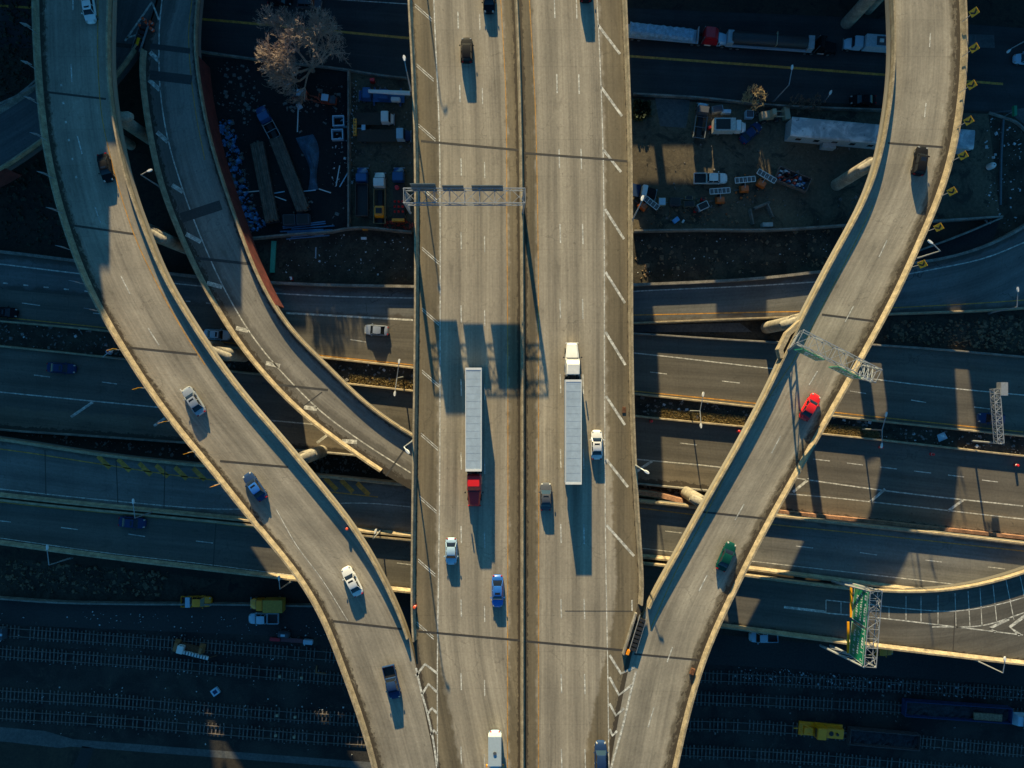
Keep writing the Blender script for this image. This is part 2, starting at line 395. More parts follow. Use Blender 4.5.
# ------------------------------------------------------------ street at the top of the picture
A_DARK = road_mat('street_asphalt', (0.034, 0.035, 0.037), (0.04,)*3, 0, 0, 0.18, patch=0.25)
A_EXP = road_mat('expressway_asphalt', (0.115, 0.104, 0.086), (0.075, 0.062, 0.048), 0, 0, 0.15)
A_R2 = road_mat('expressway_asphalt_worn', (0.115, 0.103, 0.085), (0.15, 0.125, 0.092), 0, 4.3, 0.18, debris_r=1.0, patch=0.15)
A_EXIT = road_mat('exit_concrete', (0.13, 0.13, 0.125), (0.09, 0.08, 0.07), 1.2, 0.8, 0.15, patch=0.2, cracks=0.5)
A_R3 = road_mat('connector_concrete', (0.15, 0.145, 0.13), (0.10, 0.088, 0.07), 1.0, 1.0, 0.18, patch=0.2)
A_R4 = road_mat('connector_asphalt', (0.105, 0.097, 0.082), (0.10, 0.088, 0.065), 0.8, 1.0, 0.18, debris_r=0.6)
st = ribbon('street', curve([(-60,-30),(200,-22),(408,-4),(628,8),(900,20),(1080,32)], 0.012, 60), curve([(-60,45),(200,56),(350,71),(408,79),(640,96),(900,106),(1080,118)], 0.012, 60), A_DARK, kind='structure')
mk = MK(); strip(mk, curve([(-60,2),(200,19),(408,38),(628,56),(767,66),(900,76),(1003,84)], 0.012, 60), 0.45)
mk.build('centre_line', M_YEL, st)
mk = MK(); strip(mk, curve([(330,-1),(408,4)], 0.012, 8), 0.15); mk.build('lane_marking', M_PAINT, st)

# ------------------------------------------------------------ expressway and connectors (pixel edges on their own level)
A_up = [(-60,247),(0,252),(75,261),(197,277),(271,283),(413,287),(520,288),(640,285),(768,278),(830,271),(900,265),(950,257),(990,244),(1024,226),(1075,190)]
A_lo = [(-60,284),(0,289),(90,297),(197,306),(286,314),(413,321),(520,326),(640,323),(768,318),(888,314),(1024,308),(1080,303)]
R1_up = [(-60,283),(0,289),(90,297),(197,306),(286,314),(413,321),(520,328),(640,334),(767,342),(872,345),(1024,357),(1080,362)]
R1_lo = [(-60,315),(0,321),(107,331),(215,345),(326,358),(413,368),(520,383),(634,394),(753,407),(832,416),(878,421),(1023,436),(1080,442)]
R2_up = [(-60,340),(0,346),(115,358),(230,371),(350,384),(413,391),(520,403),(634,416),(747,427),(823,434),(1023,456),(1080,462)]
R2_lo = [(-60,424),(0,430),(100,437),(185,443),(290,450),(413,461),(520,471),(637,484),(707,491),(780,512),(893,526),(1023,540),(1080,546)]
R3_up = [(-60,430),(0,436),(42,444),(120,456),(207,464),(321,474),(378,480),(411,484),(520,490),(638,499),(700,506),(780,515),(893,527),(1023,542),(1080,549)]
R3_lo = [(-60,489),(0,496),(115,508),(210,517),(250,521),(356,531),(411,536),(520,546),(640,557),(751,569),(829,580),(892,588),(1023,604),(1080,611)]
R4_up = [(-60,491),(0,498),(115,510),(210,519),(250,523),(356,533),(411,538),(520,549),(640,561),(751,574),(829,585),(873,589),(920,593),(962,589),(1003,579),(1023,572),(1080,548)]
R4_lo = [(-60,536),(0,543),(100,557),(212,570),(300,580),(411,592),(520,603),(640,616),(740,629),(815,639),(895,649),(962,657),(1023,664),(1080,670)]
ra = ribbon('exit_road', curve(A_up, 1.004, 90), curve(A_lo, 1.004, 90), A_EXIT, kind='structure')
r1 = ribbon('expressway_westbound', curve(R1_up, 1.0, 90), curve(R1_lo, 1.0, 90), A_EXP, kind='structure')
r2 = ribbon('expressway_eastbound', curve(R2_up, 1.0, 90), curve(R2_lo, 1.0, 90), A_R2, kind='structure')
md = ribbon('median_strip', curve(R1_lo, 0.9, 90), curve(R2_up, 0.9, 90), G_WEED, kind='structure')

def dashes(mb, segs, z, w=0.16):
    for a in segs: seg(mb, a[:2], a[2:], z, w)
mk = MK()
strip(mk, curve([(0,264),(83,274),(170,283),(200,286),(273,293),(413,298),(520,298),(640,291),(768,285),(828,281),(895,276),(940,268),(985,258),(1030,240)], 1.004, 80), 0.22)
strip(mk, curve([(286,313),(413,320)], 1.004, 20), 0.35)
for i in range(11): seg(mk, (3+i*20.3, 283+i*2.0), (8+i*20.3, 283.5+i*2.0), 1.004, 0.22)
mk.build('lane_marking', M_PAINT, ra)
mk = MK(); strip(mk, curve([(520,316),(634,315),(768,312),(820,311),(888,308),(1024,300),(1080,295)], 1.004, 60), 0.2); mk.build('edge_line', M_YEL, ra)
mk = MK()
strip(mk, curve([(520,343),(634,353),(767,368),(873,379),(913,384),(1023,395),(1080,400)], 1.0, 60), 0.2)
dashes(mk, [(22,303,40,305.5),(93,313,111,315),(164,321,182,323),(350,339.5,366,342),(520,358,538,360),(722,381,740,383),(850,391,866,393.5),(911,400,926,402.5),(974,407,990,409),(790,387,806,389),(650,372,667,374)], 1.0)
mk.build('lane_marking', M_PAINT, r1)
mk = MK(); strip(mk, curve([(0,317),(107,328),(215,341),(326,356),(413,365),(520,379),(634,391),(753,403),(832,412),(1023,432)], 1.0, 60), 0.2); mk.build('edge_line', M_YEL, r1)
mk = MK()
strip(mk, curve([(-60,386),(0,392),(92,401),(165,408),(266,420),(311,424),(413,436),(520,447),(634,459),(719,467),(809,480),(888,491),(1023,506)], 1.0, 80), 0.22)
strip(mk, curve([(780,493),(835,498),(900,505),(1023,519),(1080,525)], 1.0, 30), 0.2)
dashes(mk, [(34,375,50,377),(102,382,117,384),(170,391,186,393),(680,443,697,445),(813,459,830,461),(847,463,863,465),(880,467,897,469),(914,471,931,473),(948,475,964,477),(982,480,998,482)], 1.0)
for a in [(71,417,93,402),(154,426,165,418),(317,443,327,435),(636,472,652,461),(793,492,809,479),(870,502,885,489),(948,511,963,500)]: seg(mk, a[:2], a[2:], 1.0, 0.5)
mk.build('lane_marking', M_PAINT, r2)

def wall_thing(name, px, z, prof, m, label, cat='wall', n=60, group=None):
    mb = MB(); sweep(mb, curve(px, z, n), prof); o = mb.build(name, m, smooth=30); return tag(o, label, cat, group)
LOWP = [(-0.28,-0.6),(-0.12,0.85),(0.12,0.85),(0.28,-0.6)]
WALLP = [(-0.25,-1.0),(-0.25,1.0),(0.25,1.0),(0.25,-1.0)]
WALLT = [(-0.25,-1.0),(-0.25,1.6),(0.25,1.6),(0.25,-1.0)]
wall_thing('concrete_barrier', A_up, 1.0, WALLP, M_CONC_D, 'long pale concrete barrier along the north edge of the exit road below the yards', 'barrier', 90)
wall_thing('concrete_barrier', [(520,327),(640,323),(768,318),(888,314),(1024,308),(1080,303)], 1.0, LOWP, M_CONC, 'concrete barrier under the yellow edge line of the curving exit road on the right', 'barrier')
wall_thing('concrete_barrier', [(520,327),(640,334),(767,342),(872,345),(1024,357),(1080,362)], 1.0, LOWP, M_CONC_D, 'concrete barrier between the dark embankment and the westbound expressway', 'barrier')
wall_thing('concrete_barrier', R1_lo, 1.0, LOWP, M_CONC, 'upper concrete barrier of the rubble strewn median, beside the yellow edge line', 'barrier', 90)
wall_thing('concrete_barrier', R2_up, 1.0, LOWP, M_CONC, 'lower concrete barrier of the rubble strewn median', 'barrier', 90)
wall_thing('concrete_barrier', [(p[0], p[1]-0.5) for p in R2_lo[:9]], 1.0, LOWP, M_CONC_D, 'concrete barrier on the outer shoulder of the eastbound expressway above the dark gap', 'barrier', 90)
M_ORW = mat('orange_stained_concrete', (0.38, 0.20, 0.12), 0.85, var=0.4, scale=0.6)
wall_thing('concrete_barrier', [(778,511),(893,523),(1023,537),(1080,543)], 1.0, [(-0.3,-0.6),(-0.3,1.3),(0.3,1.3),(0.3,-0.6)], M_ORW, 'orange stained concrete barrier below the hatched shoulder on the right', 'barrier')
wall_thing('rubble_barrier', [(637,493),(660,496),(684,502),(700,505)], 2.0, [(-0.8,-2),(-0.3,0.5),(0.5,0.3),(0.8,-2)], M_ORW, 'short crumbling red brown wall end beside the viaduct in the dark gap', 'wall', 20)

def viaduct(label, up, lo, z, m, thick, prof_up=JERSEY, prof_lo=JERSEY, n=110, zoff=0.0, group=None, mp=None):
    t = thing('overpass', label, 'overpass')
    zz = (lambda x: (z(x) if callable(z) else z) + zoff)
    U = curve(up, zz, n); L = curve(lo, zz, n)
    ribbon('deck', U, L, m, t, thick)
    # polylines run left->right (or top->bottom); which side is inward?
    nn = normals(U); s = 1 if (L[n//2] - U[n//2]).dot(nn[n//2]) > 0 else -1
    for pl, prof, sg in ((U, prof_up, s), (L, prof_lo, -s)):
        if prof is None: continue
        mb = MB(); sweep(mb, pl, prof if sg > 0 else flip(prof)); mb.build('parapet', mp or M_CONC, t, smooth=30)
    return t
v3 = viaduct('low connector road with slanted yellow hatching crossing the whole picture under the viaduct', R3_up, R3_lo, ZR3, A_R3, 1.6)
v4 = viaduct('lowest connector road crossing the picture and widening into a white gridded gore', R4_up, R4_lo, z_r4, A_R4, 1.6, mp=M_CONC)
A_GORE = road_mat('gore_concrete', (0.13, 0.125, 0.11), (0.11, 0.1, 0.085), 0, 0, 0.15)
mk = MK()
strip(mk, curve([(-60,443),(0,449),(100,464),(180,476),(222,481),(321,491),(378,497)], ZR3, 60), 0.2)
for x, y in [(98,456),(118,459),(139,463),(156,465),(175,467),(193,468),(325,478),(341,480),(357,483)]:
    seg(mk, (x,y), (x+12,y+12), ZR3, 0.85)
strip(mk, curve([(640,508),(778,525),(885,536),(1023,551),(1080,557)], ZR3, 50), 0.2)
strip(mk, curve([(-60,494),(0,502),(120,514),(215,523),(250,527),(411,543)], 6.0, 50), 0.16)
mk.build('yellow_marking', M_YEL, v3)
mk = MK()
strip(mk, curve([(-60,482),(0,489),(115,501),(215,509),(381,504),(411,507)], ZR3, 60), 0.18)
dashes(mk, [(665,531,682,533),(732,538,748,540),(796,546,813,548),(860,552.5,877,555),(925,560,942,562),(988,567,1005,569)], ZR3)
strip(mk, curve([(640,548),(768,563),(883,576),(1023,592)], ZR3, 40), 0.16)
mk.build('lane_marking', M_PAINT, v3)
mk = MK()
dashes(mk, [(-7,520,11,522),(61,527.5,78,529.5),(128,534,145,536.5),(196,541,213,543),(397,563,413,565),(640,594,656,596),(737,601,753,602)], 6.05)
strip(mk, curve([(0,538),(100,552),(212,565),(300,576),(411,588)], 6.0, 40), 0.14)
mk.build('lane_marking', M_PAINT, v4)
mk = MK(); zz = 7.5
seg(mk, (784,607), (826,612), zz, 0.45)
strip(mk, curve([(826,613),(880,618),(932,624),(1023,635)], zz, 30), 0.2)
strip(mk, curve([(826,600),(865,604),(910,609),(955,611),(1000,604),(1060,585)], zz, 30), 0.16)
strip(mk, curve([(932,627),(985,625),(1023,613),(1060,600)], zz, 30), 0.2)
for a in [(826,600,826,613),(841,601,841,614),(889,607,889,618),(906,596,906,621),(921,596,921,622),(938,595,938,625),(955,593,956,626),(968,591,970,627),(980,588,982,626),(993,585,997,624),(1006,580,1014,620),(1020,576,1028,612)]: seg(mk, a[:2], a[2:], zz, 0.14)
strip(mk, [P(1009,619,zz),P(990,628,zz),P(996,632,zz)], 0.5); strip(mk, [P(1030,612,zz),P(1010,627,zz),P(1020,635,zz)], 0.6)
mk.build('gore_marking', M_PAINT, v4)
mk = MK()
for a in [(116,458,118,503),(45,450,46,494),(216,523,213,569),(165,466,164,508),(955,612,953,652)]: seg(mk, a[:2], a[2:], 6.0 if a[0] < 500 else 7.5, 0.18, 0.012)
mk.build('expansion_joint', M_JOINT, v4)
# paved expanse where the two connectors of the left and the ramp meet: nothing else stands there

# ------------------------------------------------------------ inner left ramp (passes under the main viaduct) and its branch
M_REDW = mat('red_painted_wall', (0.15, 0.03, 0.026), 0.8, var=0.35, scale=0.5)
A_IN = road_mat('ramp_concrete_inner', (0.22, 0.205, 0.18), (0.14, 0.13, 0.115), 4.0, 1.2, 0.2, debris_l=1.6, debris_r=0.7, patch=0.15, track=0.05)
IN_L = [(166,-60),(158,0),(141,48),(142,87),(145,107),(152,150),(162,192),(175,224),(192,264),(215,307),(240,347),(276,389),(306,419),(341,444),(378,471),(400,484),(430,500)]
IN_R = [(203,-60),(201,0),(197,25),(198,62),(204,100),(212,140),(226,185),(240,225),(255,267),(271,299),(293,332),(321,358),(346,384),(376,411),(412,434),(440,450)]
vi = thing('ramp', 'inner left ramp curving down under the main viaduct with white hatched left shoulder', 'ramp')
LI = curve(IN_L, ZI, 120); RI = curve(IN_R, ZI, 120)
ribbon('deck', LI, RI, A_IN, vi, 1.4)
n0 = 44 - 20
mb = MB(); i0 = min(range(120), key=lambda i: (LI[i]-P(141,50,ZI)).length)
i1 = min(range(120), key=lambda i: (LI[i]-P(380,473,ZI)).length)
sweep(mb, LI[i0:i1+1], flip(JERSEY) if (RI[60]-LI[60]).dot(normals(LI)[60]) < 0 else JERSEY); mb.build('parapet', M_CONC, vi, smooth=30)
mb = MB(); sweep(mb, RI, JERSEY if (LI[60]-RI[60]).dot(normals(RI)[60]) > 0 else flip(JERSEY)); mb.build('parapet', M_CONC, vi, smooth=30)
j0 = min(range(120), key=lambda i: (RI[i]-P(198,56,ZI)).length); j1 = min(range(120), key=lambda i: (RI[i]-P(276,308,ZI)).length)
mb = MB(); sg = 1 if (LI[60]-RI[60]).dot(normals(RI)[60]) > 0 else -1
sweep(mb, RI[j0:j1], [(-0.03*sg, 0.0), (-0.03*sg, -5.2), (0.4*sg, -5.2), (0.4*sg, 0.0)]); mb.build('retaining_wall', M_REDW, vi)
mk = MK()
strip(mk, curve([(168,-60),(162,0),(159.5,25),(159,45),(160,87),(167,135),(183,190),(202,240),(225,290),(256,341),(291,382),(323,413),(361,441),(411,473)], ZI, 90), 0.22)
for a in [(150,52,159,61),(149,80,160,90),(157,132,168,142),(172,185,183,192),(186,234,201,242),(207,283,222,287),(236,328,248,331),(266,363,280,366),(304,407,317,409),(342,441,357,442)]: seg(mk, a[:2], a[2:], ZI, 0.75)
mk.build('lane_marking', M_PAINT, vi)
mk = MK(); strip(mk, curve([(195,-60),(192,0),(189,25),(191,75),(197,120),(205,160)], ZI, 40), 0.14); mk.build('edge_line', M_YEL, vi)
mk = MK()
for a, w in [((150,46,190,51),1.0),((150,75,192,80),1.7),((181,218,221,205),1.8),((195,258,251,264),0.5),((262,383,328,390),0.4),((386,476,411,440),0.3),((301,408,322,392),0.2)]: seg(mk, a[:2], a[2:], ZI, w, 0.010)
mk.build('expansion_joint', mat('patched_asphalt', (0.06, 0.06, 0.06), 0.8), vi)
A_BR = road_mat('branch_asphalt', (0.10, 0.10, 0.10), (0.09, 0.085, 0.08), 0, 0.8, 0.2)
BR_U = [(95,-80),(80,0),(60,55),(36,84),(0,110),(-40,130),(-90,150)]
BR_L = [(166,-60),(158,0),(139,48),(112,84),(80,114),(43,143),(0,172),(-40,192),(-90,214)]
vb = thing('ramp', 'narrow side ramp splitting off at the red drums and passing under the left ramp', 'ramp')
U = curve(BR_U, ZI, 80); L = curve(BR_L, ZI, 80)
ribbon('deck', U, L, A_BR, vb, 1.4)
k0 = min(range(80), key=lambda i: (L[i]-P(139,48,ZI)).length)
s = 1 if (U[40]-L[40]).dot(normals(L)[40]) > 0 else -1
mb = MB(); sweep(mb, L[k0:], JERSEY if s > 0 else flip(JERSEY)); mb.build('parapet', M_CONC, vb, smooth=30)
mb = MB(); sweep(mb, L[58:], [(-0.03*s, 0.2), (-0.03*s, -4.5), (0.4*s, -4.5), (0.4*s, 0.2)]); mb.build('retaining_wall', M_REDW, vb)
mb = MB(); sweep(mb, U[20:], flip(JERSEY) if s > 0 else JERSEY); mb.build('parapet', M_CONC_D, vb, smooth=30)
mk = MK(); strip(mk, [P(125,41,ZI), P(152,2,ZI)], 0.35); strip(mk, [P(152,2,ZI),P(159,20,ZI)], 0.3); strip(mk, [P(126,38,ZI),P(140,34,ZI)], 0.3); mk.build('lane_marking', M_PAINT, vb)
mk = MK(); seg(mk, (109,44), (138,47), ZI, 0.8, 0.010); mk.build('expansion_joint', M_JOINT, vb)

# ------------------------------------------------------------ main viaduct and the two big outer ramps
C_MAIN = (0.30, 0.258, 0.195); C_SHO = (0.165, 0.132, 0.083)
A_ML = road_mat('main_concrete_southbound', C_MAIN, C_SHO, 4.1, 2.3, 0.30, debris_l=0.5, debris_r=0.5, lane0=4.1, track=0.15)
A_MR = road_mat('main_concrete_northbound', C_MAIN, C_SHO, 2.4, 4.4, 0.30, debris_l=0.6, debris_r=0.4, lane0=2.6, track=0.15)
A_OL = road_mat('ramp_concrete_left', (0.285, 0.25, 0.195), (0.15, 0.128, 0.092), 1.6, 0.0, 0.24, debris_l=1.7, lane=4.5, track=0.07, patch=0.22)
A_OR = road_mat('ramp_concrete_right', (0.30, 0.265, 0.205), (0.15, 0.128, 0.092), 0.0, 2.2, 0.24, debris_r=1.9, lane=4.5, track=0.07, patch=0.22)
ML = [(407,-90),(408,0),(411,50),(414,125),(415,260),(414,384),(412.5,484),(411.5,576),(412,638),(417,676),(427,722),(436,768),(446,830)]
MC = [(510,-90),(516.5,0),(520,100),(522,240),(522.5,384),(522.5,576),(522.5,768),(522.5,830)]
MR = [(622,-90),(626,0),(629,75),(631.5,150),(632,240),(633,384),(635,446),(639,520),(643,576),(645,606),(640,622),(631,655),(624,690),(617,725),(610,768),(600,830)]
vm = thing('viaduct', 'main straight multi lane viaduct running top to bottom through the picture', 'viaduct')
n = 150
ml, mc, mr = curve(ML, ZT, n), curve(MC, ZT, n), curve(MR, ZT, n)
def yres(pl, ys):
    out = []
    for y in ys:
        for a, b in zip(pl, pl[1:]):
            if (a.y - y) * (b.y - y) <= 0 and a.y != b.y: out.append(a.lerp(b, (y-a.y)/(b.y-a.y))); break
    return out
ys = [P(0, -80 + i*6.0, ZT).y for i in range(151)]
ml, mc, mr = yres(ml, ys), yres(mc, ys), yres(mr, ys)
ribbon('carriageway', ml, mc, A_ML, vm, 1.8); ribbon('carriageway', mc, mr, A_MR, vm, 1.8)
def cut(pl, y0, y1): return [p for p in pl if P(0, y1, ZT).y <= p.y <= P(0, y0, ZT).y]
mb = MB(); sweep(mb, cut(ml, -90, 640), JERSEY); mb.build('parapet', M_CONC, vm, smooth=30)
mb = MB(); sweep(mb, cut(mr, -90, 608), flip(JERSEY)); mb.build('parapet', M_CONC, vm, smooth=30)
mb = MB(); sweep(mb, mc, [(-0.35,0),(-0.12,0.9),(0.12,0.9),(0.35,0)]); mb.build('median_barrier', M_CONC, vm, smooth=30)

OL_L = [(36,-90),(35,0),(36.5,50),(40,100),(46,150),(55,192),(72,247),(88,289),(107,322),(125,354),(145,384),(175,427),(207,464),(250,519),(298,576),(321,613),(338,658),(351,693),(363,727),(374,768),(388,830)]
OL_R = [(114,-90),(112,0),(110,50),(111,85),(114,107),(120,140),(132,192),(147,229),(165,277),(187,312),(212,352),(234,382),(256,409),(288,444),(313,476),(343,511),(366,544),(383,574),(398,608),(412,638),(417,676),(427,722),(436,768),(446,830)]
OR_L = [(886,-90),(890,0),(892,37),(890,87),(885,120),(878,160),(862,204),(840,242),(815,289),(793,332),(767,389),(732,454),(697,514),(664,575),(645,606),(640,622),(631,655),(624,690),(617,725),(610,768),(600,830)]
OR_R = [(958,-90),(963,0),(965,35),(964,75),(960,112),(954,150),(942,192),(918,247),(893,302),(868,347),(848,384),(818,436),(793,481),(767,526),(742,576),(724,613),(706,653),(694,692),(684,731),(676,768),(664,830)]
n = 160
vl = thing('ramp', 'big outer left ramp sweeping down from the top left to join the main viaduct', 'ramp')
oll, olr = curve(OL_L, ZT-0.012, n), curve(OL_R, ZT-0.012, n)
ribbon('deck', oll, olr, A_OL, vl, 1.7)
def upto(pl, px, py): 
    return min(range(len(pl)), key=lambda i: (pl[i]-P(px,py,ZT)).length)
mb = MB(); sweep(mb, oll, JERSEY); mb.build('parapet', M_CONC, vl, smooth=30)
mb = MB(); sweep(mb, olr[:upto(olr, 411, 637)+1], flip(JERSEY)); mb.build('parapet', M_CONC, vl, smooth=30)
vr = thing('ramp', 'big right ramp curving from the top right down to join the main viaduct', 'ramp')
orl, orr = curve(OR_L, ZT-0.012, n), curve(OR_R, ZT-0.012, n)
ribbon('deck', orl, orr, A_OR, vr, 1.7)
mb = MB(); sweep(mb, orl[:upto(orl, 646, 604)+1], JERSEY); mb.build('parapet', M_CONC, vr, smooth=30)
mb = MB(); sweep(mb, orr, flip(JERSEY)); mb.build('parapet', M_CONC, vr, smooth=30)

# markings of the viaduct
mk = MK()
strip(mk, curve([(432,-60),(434,5),(437,75),(439.5,140),(440,200),(440,384),(439.5,500),(438.5,576),(437.5,650),(437.5,768),(437.5,820)], ZT, 80), 0.18)
for y in (-58,4,64,124,185,247,308,370,433,496,559,622):
    x = 415 + min(7, max(0, (y-4)/35.0)) if y < 300 else 422
    if y > 430: x = 421 - (y-433)/45
    for d in (0, 2.4): seg(mk, (x, y+d), (x+17, y+15+d), ZT, 0.13)
strip(mk, curve([(416,668),(422,694),(428,716),(434,745),(437,768)], ZT, 30), 0.32)
for q in ([(416,676),(425,664),(437,673)], [(422,694),(428.5,684),(437,692)], [(428,713),(432,708),(437,713)], [(431,735),(434,730),(437,734)]): strip(mk, [P(x,y,ZT) for x,y in q], 0.42)
for k in range(12):
    y = -62 + k*73.5; x = 456 + min(5, max(0, (y+62)/40)); seg(mk, (x,y), (x+0.4,y+17), ZT, 0.2)
    y = -60 + k*74.0; x = 477 + min(7.5, max(0, (y+60)/28)); seg(mk, (x,y), (x+0.3,y+16), ZT, 0.15)
    y = -8 + k*75.0 - 68; x = 552 + min(8, max(0, (y+76)/32)) + max(0,(y-300)/200.0)*0.6; seg(mk, (x,y), (x+0.5,y+19), ZT, 0.2)
    x = 574 + min(8.5, max(0, (y+76)/32)) + max(0,(y-300)/200.0)*1.1; seg(mk, (x,y), (x+0.5,y+20), ZT, 0.2)
strip(mk, curve([(594,-60),(597,0),(599.5,50),(603,150),(604,220),(604.5,384),(606,576),(607.5,655),(609,768),(610,820)], ZT, 80), 0.16)
for a in [(594,-38,614,-8),(598,25,620,54),(601,87,622,116),(603.5,150,621,172),(605,209,624,239),(605.5,272,625,303),(605.5,332,625.5,365),(606,396,625,425),(606,459,628,487),(606.5,525,634,556)]: seg(mk, a[:2], a[2:], ZT, 0.42)
strip(mk, curve([(636,671),(630,695),(623,725),(611,768),(604,800)], ZT, 30), 0.34)
for q in ([(609.5,655),(621,673.5),(635,667)], [(609.5,677),(619,695),(631.5,685)], [(609.5,703.5),(616,715.5),(624,708)], [(609.5,729),(612.5,735.5),(617,731)]): strip(mk, [P(x,y,ZT) for x,y in q], 0.42)
seg(mk, (632,600),(632,611), ZT, 0.25)
mk.build('lane_marking', M_PAINT, vm)
mk = MK()
strip(mk, curve([(498,-60),(501,5),(505,75),(507,240),(507.5,768),(507.5,820)], ZT, 60), 0.13)
strip(mk, curve([(526,-60),(530,10),(535,100),(537.5,200),(538.5,384),(538.5,768),(538.5,820)], ZT, 60), 0.13)
mk.build('edge_line', M_YEL, vm)
mk = MK()
for a in [(421,141,519,150),(524,153,604,159),(604,159,630,161.5),(415,631,522,640.5),(524,641,632,651),(565,611,632,611)]: seg(mk, a[:2], a[2:], ZT, 0.35 if a[1] != 611 else 0.12, 0.012)
mk.build('expansion_joint', M_JOINT, vm)
mk = MK()
dashes(mk, [(73,-8,73,10),(71,64,72,82),(77.5,136,82,154),(95,207,100.5,223),(121,276,130,294),(148,328,159,345),(180,389,190,402)], ZT, 0.2)
strip(mk, curve([(276,509),(297,546),(321,578),(348,621)], ZT, 20), 0.12)
for x, y in [(61,84),(63,102),(65.5,121),(68.5,139),(72,158),(76,176)]: seg(mk, (x,y), (x+.6,y+2.2), ZT, 0.3)
mk.build('lane_marking', M_PAINT, vl)
mk = MK(); strip(mk, curve([(98,-60),(98,0),(98,62),(102,117),(110,155),(120,192),(135,237),(155,280),(187,337),(205,365)], ZT, 60), 0.14); mk.build('edge_line', M_YEL, vl)
mk = MK()
for a in [(46,92,106,99),(70,225,134,234),(124,347,197,354.5),(220,461,288,467),(333,621,402,629)]: seg(mk, a[:2], a[2:], ZT, 0.35, 0.002)
mk.build('expansion_joint', M_JOINT, vl)
mk = MK()
dashes(mk, [(930,-30,930,-14),(930.5,33,929.5,47),(926,103,924.5,117),(887,240,879,257),(853.5,306,845,322),(817.5,371,809,385),(780.5,436,771.5,453),(744,504,735,520),(707,575,699,591),(672.5,647,667,662),(654,707,648,727)], ZT, 0.18)
mk.build('lane_marking', M_PAINT, vr)
mk = MK(); strip(mk, curve([(873,205),(853,247),(826,300),(800,350),(766,402),(740,447),(707,512),(677,569),(650,630)], ZT, 60), 0.12); mk.build('edge_line', M_YEL, vr)
mk = MK()
for a in [(888,143,943,147),(822,314.5,874,321),(703,512,766,518.5),(634,654,700,660)]: seg(mk, a[:2], a[2:], ZT, 0.32, 0.002)
mk.build('expansion_joint', M_JOINT, vr)

# ------------------------------------------------------------ piers
M_PIER = mat('pier_concrete', (0.36, 0.32, 0.25), 0.85, var=0.3, scale=0.5)
def pier(parent, ex, ey, ox, oy, ztop, rad=1.15, out=2.2, inn=9.0, cap_r=0.75):
    """column with a hammerhead beam; (ex,ey) deck edge in the picture at its level, (ox,oy) unit direction out of the deck"""
    e = P(ex, ey, ztop); d = Vector((ox, -oy, 0)).normalized()
    t = tag(MB().lathe([(rad,0),(rad,ztop-2.4)], (e.x - d.x*0.2, e.y - d.y*0.2, 0), 16).build('pier', M_PIER, parent, smooth=40))
    MB().lathe([(rad*.8,0),(rad*.8,ztop-2.4)], (e.x - d.x*5.0, e.y - d.y*5.0, 0), 16).build('pier_column', M_PIER, t, smooth=40)
    a = e + d*out; b = e - d*inn; zc = ztop - 2.6
    c = MB(); q = Vector((-d.y, d.x, 0)); r = cap_r
    prof = [(-r,-r*.6),(-r,r*.6),(-r*.6,r),(r*.6,r),(r,r*.6),(r,-r*.6),(r*.6,-r),(-r*.6,-r)]
    c.loft([[Vector((p.x,p.y,zc)) + q*o*k + Vector((0,0,h*k)) for o,h in prof] for p,k in ((a,0.6),(a-d*0.5,1),(b,1))])
    c.build('pier_cap', M_PIER, t, smooth=40)
for ex, ey, ox, oy in [(213,353,.93,.36),(300,459,.92,-.4),(112,112,1,-.1),(147,232,.85,.5)]: pier(vl, ex, ey, ox, oy, ZT-1.7)
for ex, ey, ox, oy in [(798,321,-.95,.3),(877,160,-.85,.5),(706,505,-.92,-.4),(888,-22,-.8,.5)]: pier(vr, ex, ey, ox, oy, ZT-1.7)
for x in (430, 505, 545, 612):
    for y in (20, 147, 250, 378, 470, 640):
        b = P(x, y, ZT); MB().lathe([(1.1,0),(1.1,ZT-1.8)], (b.x,b.y,0), 12).build('pier', M_PIER, vm, smooth=40)
# ------------------------------------------------------------ unseen blocks added north of the picture, shaped to shade yards and roads
M_BRICK = mat('brown_brick', (0.22, 0.12, 0.08), 0.85, var=0.3); M_ROOF = mat('roof_felt', (0.12, 0.12, 0.12), 0.9, var=0.3)
def building(x0, x1, y0, y1, z0, z1, label, m=None):  # unseen block added for the shade it casts into the view
    t = thing('building', label, 'building', ((x0+x1)/2, (y0+y1)/2, z0))
    w, d, h = (x1-x0)/2, (y1-y0)/2, z1-z0
    MB().box(-w, w, -d, d, 0, h-0.3).build('wall', m or M_BRICK, t)
    MB().box(-w-0.2, w+0.2, -d-0.2, d+0.2, h-0.3, h).build('roof', M_ROOF, t)
    nf = int(h // 3.6); nw = max(1, int(w*2 // 5))
    if nf * nw > 60: nw = max(1, 60 // nf)
    for f in range(nf):
        for k in range(nw):
            x = -w + (k+.5)*2*w/nw
            MB().box(x-0.9, x+0.9, -d-0.06, -d+0.05, f*3.6+1.2, f*3.6+2.9).build('window', M_GLASS, t)
building(-150, -80.6, 86, 110, 0, 52, 'tall unseen tower block added to shade the left ramp and lower left')
building(-80.4, -76, 86, 104, 0, 35.4, 'narrow unseen block added for shade between the tower and the lower blocks')
building(-75.8, -70, 86, 104, 0, 30, 'unseen stepped block added for shade beside the narrow block')
building(-69.8, -58, 86, 104, 0, 28, 'unseen block added to shade the inner left ramp')
for k, (x0, x1, h_) in enumerate([(-57.8,-49,20.8),(-48.8,-46.8,20.1),(-46.6,-43,18.5),(-42.8,-38,20.2),(-37.8,-33.4,20.6),(-33.2,-28.2,18.4),(-28,-20,18.9)]):
    building(x0, x1, 86, 104, 0, h_, 'low unseen block number %s of the row added to shade the left yards' % ['one','two','three','four','five','six','seven'][k])  # added blocks, roof heights stepped to leave sun patches on the road
